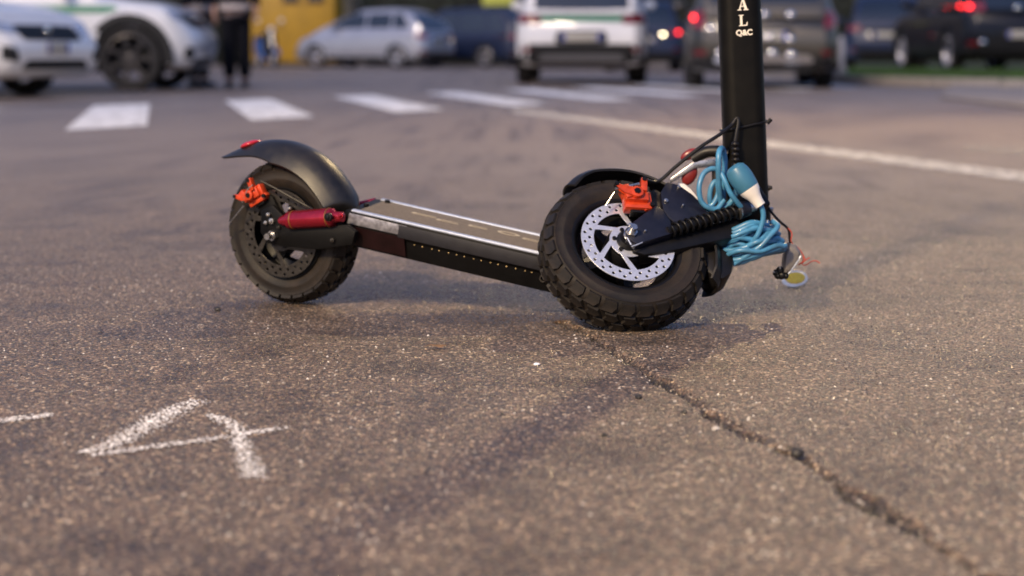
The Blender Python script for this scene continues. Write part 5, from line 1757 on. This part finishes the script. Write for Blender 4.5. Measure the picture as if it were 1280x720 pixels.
# ------------------------------------------------------------------ yellow kiosk
YEL = mat('yellow_painted_panel', (0.42, 0.235, 0.010), 0.5, var=0.12, scale=2.5, dust=0.2, dustcol=(0.3, 0.2, 0.05))
KX, KY = -6.65, 50.5
ki = tag(empty('kiosk', (KX, KY, 0), R(-3)), 'tall yellow kiosk with small dark openings, left of the silver hatchback', 'kiosk')
link('wall', MB().box((0, 0, 1.5), 1.28, 0.95, 1.45).mesh('wall', 0.02), YEL, ki)
link('plinth', MB().box((0, 0, 0.04), 1.32, 0.99, 0.09).mesh('plinth', 0.01), CLADDING, ki)
rf_ = link('roof', MB().box((0, 0, 3.02), 1.42, 1.08, 0.07).mesh('roof', 0.02), YEL, ki)
for x in (-0.05, 0.72):
    wdw = link('window', MB().box((x, -0.955, 2.25), 0.26, 0.03, 0.36).mesh('window', 0.01), mat('brown_frame', (0.12, 0.06, 0.02), 0.6), ki)
    link('pane', MB().box((x, -0.99, 2.25), 0.20, 0.01, 0.30).mesh('pane'), CARGLASS, wdw)
for x in (-0.86, -0.28, 0.30, 0.88):
    link('panel_joint', MB().box((x, -0.953, 1.2), 0.015, 0.008, 1.05).mesh('panel_joint', 0.003), mat('ochre_joint', (0.34, 0.20, 0.02), 0.6), ki)
# yellow green sign behind the dark blue car
sg = tag(empty('sign_board', (-0.42, 50.5, 0)), 'pale yellow green sign board on two posts behind the dark blue car', 'sign')
link('board', MB().box((0, 0, 2.28), 0.50, 0.03, 0.42).mesh('board', 0.01), mat('yellow_green_board', (0.52, 0.55, 0.10), 0.5, var=0.08), sg)
for x in (-0.42, 0.42):
    link('post', MB().cyl((x, 0.05, 0), (x, 0.05, 2.8), 0.035, n=12).mesh('post'), STEEL, sg)

# ------------------------------------------------------------------ hedge and building that close the square
def leaf_cloud(n, lo, hi, size, keep):
    v, f = [], []
    for _ in range(n):
        p = V([random.uniform(a, b) for a, b in zip(lo, hi)])
        if not keep(p):
            continue
        q = V((random.gauss(0, 1), random.gauss(0, 1), random.gauss(0, 1))).normalized()
        u = q.orthogonal().normalized()
        w = q.cross(u)
        s_ = size * random.uniform(0.6, 1.3)
        k = len(v)
        v += [p - u * s_, p + w * s_ * 0.6, p + u * s_, p - w * s_ * 0.6]
        f.append([k, k + 1, k + 2, k + 3])
    return MB().add(v, f)
LEAF = mat('dark_hedge_leaf', (0.020, 0.036, 0.016), 0.55, var=0.5, scale=2)
def hedge(x0, x1, y, h, label):
    o = tag(empty('hedge', ((x0 + x1) / 2, y, 0)), label, 'hedge')
    I = Matrix.Translation((-(x0 + x1) / 2, -y, 0))
    link('branches', MB().box(((x0 + x1) / 2, y, h * 0.46), (x1 - x0) / 2 - 0.25, 0.45, h * 0.46).mesh('branches', 0.15), mat('hedge_inside', (0.012, 0.014, 0.009), 0.9, var=0.3), o, I)
    kp = lambda p: abs(p.y - y) > 0.35 + 0.18 * noise.noise(p * 1.3) or p.z > h * 0.86 + 0.25 * noise.noise(p * 0.8)
    lv = leaf_cloud(int((x1 - x0) * 620), (x0, y - 0.75, 0.05), (x1, y + 0.4, h + 0.12), 0.075, kp)
    lf = link('foliage', lv.mesh('foliage', smooth=False), LEAF, o, I)
    lf['kind'] = 'stuff'
hedge(-5.2, 1.6, 54.5, 2.5, 'dark clipped hedge behind the silver hatchback and the dark blue car')
hedge(2.2, 6.6, 54.5, 2.7, 'dark clipped hedge behind the blue grey hatchback')
hedge(7.0, 24.0, 52.5, 2.6, 'long dark clipped hedge beyond the cars on the right')
hedge(-26.0, -8.6, 54.5, 2.5, 'dark clipped hedge left of the yellow kiosk')

WALLM = mat('grey_render_wall', (0.16, 0.15, 0.15), 0.85, var=0.15, scale=1.5, bump=0.2, bscale=30)
bl_ = tag(empty('building', (0, 66, 0)), 'long dim grey building with shop windows closing the far side of the square', 'building')
link('wall', MB().box((0, 4.0, 6.5), 48, 4.0, 6.5).mesh('wall'), WALLM, bl_)
link('cornice', MB().box((0, -0.15, 13.1), 48.3, 0.35, 0.18).mesh('cornice', 0.03), KERBST, bl_)
link('string_course', MB().box((0, -0.08, 3.7), 48.1, 0.12, 0.14).mesh('string_course', 0.02), KERBST, bl_)
fm_ = MB()
for a, b in (((0, 0, 0.08), (1.35, 0.10, 0.08)), ((0, 0, 2.6), (1.35, 0.10, 0.08)), ((-1.27, 0, 1.34), (0.08, 0.10, 1.18)), ((1.27, 0, 1.34), (0.08, 0.10, 1.18)), ((0, 0, 1.34), (0.05, 0.08, 1.18))):
    fm_.box(a, *b)
shop_f = fm_.mesh('window_frame', 0.01)
shop_p = MB().box((0, 0.02, 1.34), 1.18, 0.02, 1.18).mesh('pane')
fu = MB()
for a, b in (((0, 0, 0), (0.62, 0.10, 0.07)), ((0, 0, 1.7), (0.62, 0.08, 0.06)), ((-0.56, 0, 0.85), (0.06, 0.08, 0.79)), ((0.56, 0, 0.85), (0.06, 0.08, 0.79))):
    fu.box(a, *b)
up_f, up_p = fu.mesh('window_frame', 0.01), MB().box((0, 0.02, 0.85), 0.50, 0.02, 0.79).mesh('pane')
DKFRAME = mat('dark_frame', (0.04, 0.04, 0.045), 0.5)
for me_, m_ in ((shop_f, DKFRAME), (shop_p, CARGLASS), (up_f, KERBST), (up_p, CARGLASS)):
    me_.materials.append(m_)
for k in range(22):
    x = -44 + k * 4.2
    w = link('window', shop_f, None, bl_, Matrix.Translation((x, -0.06, 0.5)))
    link('pane', shop_p, None, w)
    for st in range(3):
        w = link('window', up_f, None, bl_, Matrix.Translation((x, -0.06, 4.6 + st * 3.0)))
        link('pane', up_p, None, w)

# ------------------------------------------------------------------ street lamp that lights the square from the right
lp = tag(empty('street_lamp', (4.95, 9.6, 0)), 'tall grey street lamp with lit head standing at the right of the square', 'street lamp')
LAMPM = mat('lamp_post_grey', (0.18, 0.18, 0.19), 0.45, 0.6, var=0.1)
link('base', MB().lathe([(0, 0), (0.22, 0), (0.22, 0.05), (0.14, 0.10), (0.11, 0.9), (0, 0.9)], 20).mesh('base'), LAMPM, lp)
link('post', MB().tube([(0, 0, 0.8), (0, 0, 2.5), (0, 0, 4.2), (-0.25, -0.1, 4.85), (-1.0, -0.4, 5.15), (-1.9, -0.75, 5.22)], [0.08, 0.07, 0.06, 0.055, 0.05, 0.045], 14).mesh('post'), LAMPM, lp)
hd = link('lamp_head', MB().loft([[V((x, y, 5.23 + z)) for y, z in ((-0.75 - w, 0.0), (-0.75 + w, 0.0), (-0.75 + w * 0.6, h), (-0.75 - w * 0.6, h))] for x, w, h in ((-1.75, 0.06, 0.08), (-1.95, 0.14, 0.14), (-2.4, 0.15, 0.12), (-2.65, 0.08, 0.06))]).mesh('lamp_head', 0.01), LAMPM, lp)
link('lens', MB().box((-2.2, -0.75, 5.215), 0.26, 0.11, 0.012).mesh('lens', 0.004), lit('lit_lamp_lens', (1.0, 0.72, 0.42), 40.0), hd)
def lamp_light(parent, watts):
    ld = bpy.data.lights.new('street_light', 'SPOT')
    ld.energy = watts
    ld.color = (1.0, 0.72, 0.36)
    ld.shadow_soft_size = 0.13
    ld.spot_size = R(150)
    ld.spot_blend = 0.4
    lo = bpy.data.objects.new('street_light', ld)
    COL.objects.link(lo)
    lo.parent = parent
    lo.location = (-2.2, -0.75, 5.17)
lamp_light(lp, 780)
# its twin across the road
l2 = tag(lp.copy(), 'tall grey street lamp with lit head standing at the near left of the square', 'street lamp')
COL.objects.link(l2)
for ch in list(lp.children):
    if ch.type == 'MESH':
        c_ = ch.copy()
        COL.objects.link(c_)
        c_.parent = l2
        for gc in ch.children:
            d_ = gc.copy()
            COL.objects.link(d_)
            d_.parent = c_
l2.rotation_euler = (0, 0, R(190))
l2.location = (-5.45, -5.0, 0)
lamp_light(l2, 2500)
for q_ in (lp, l2):
    q_['group'] = 'street lamps round the square'
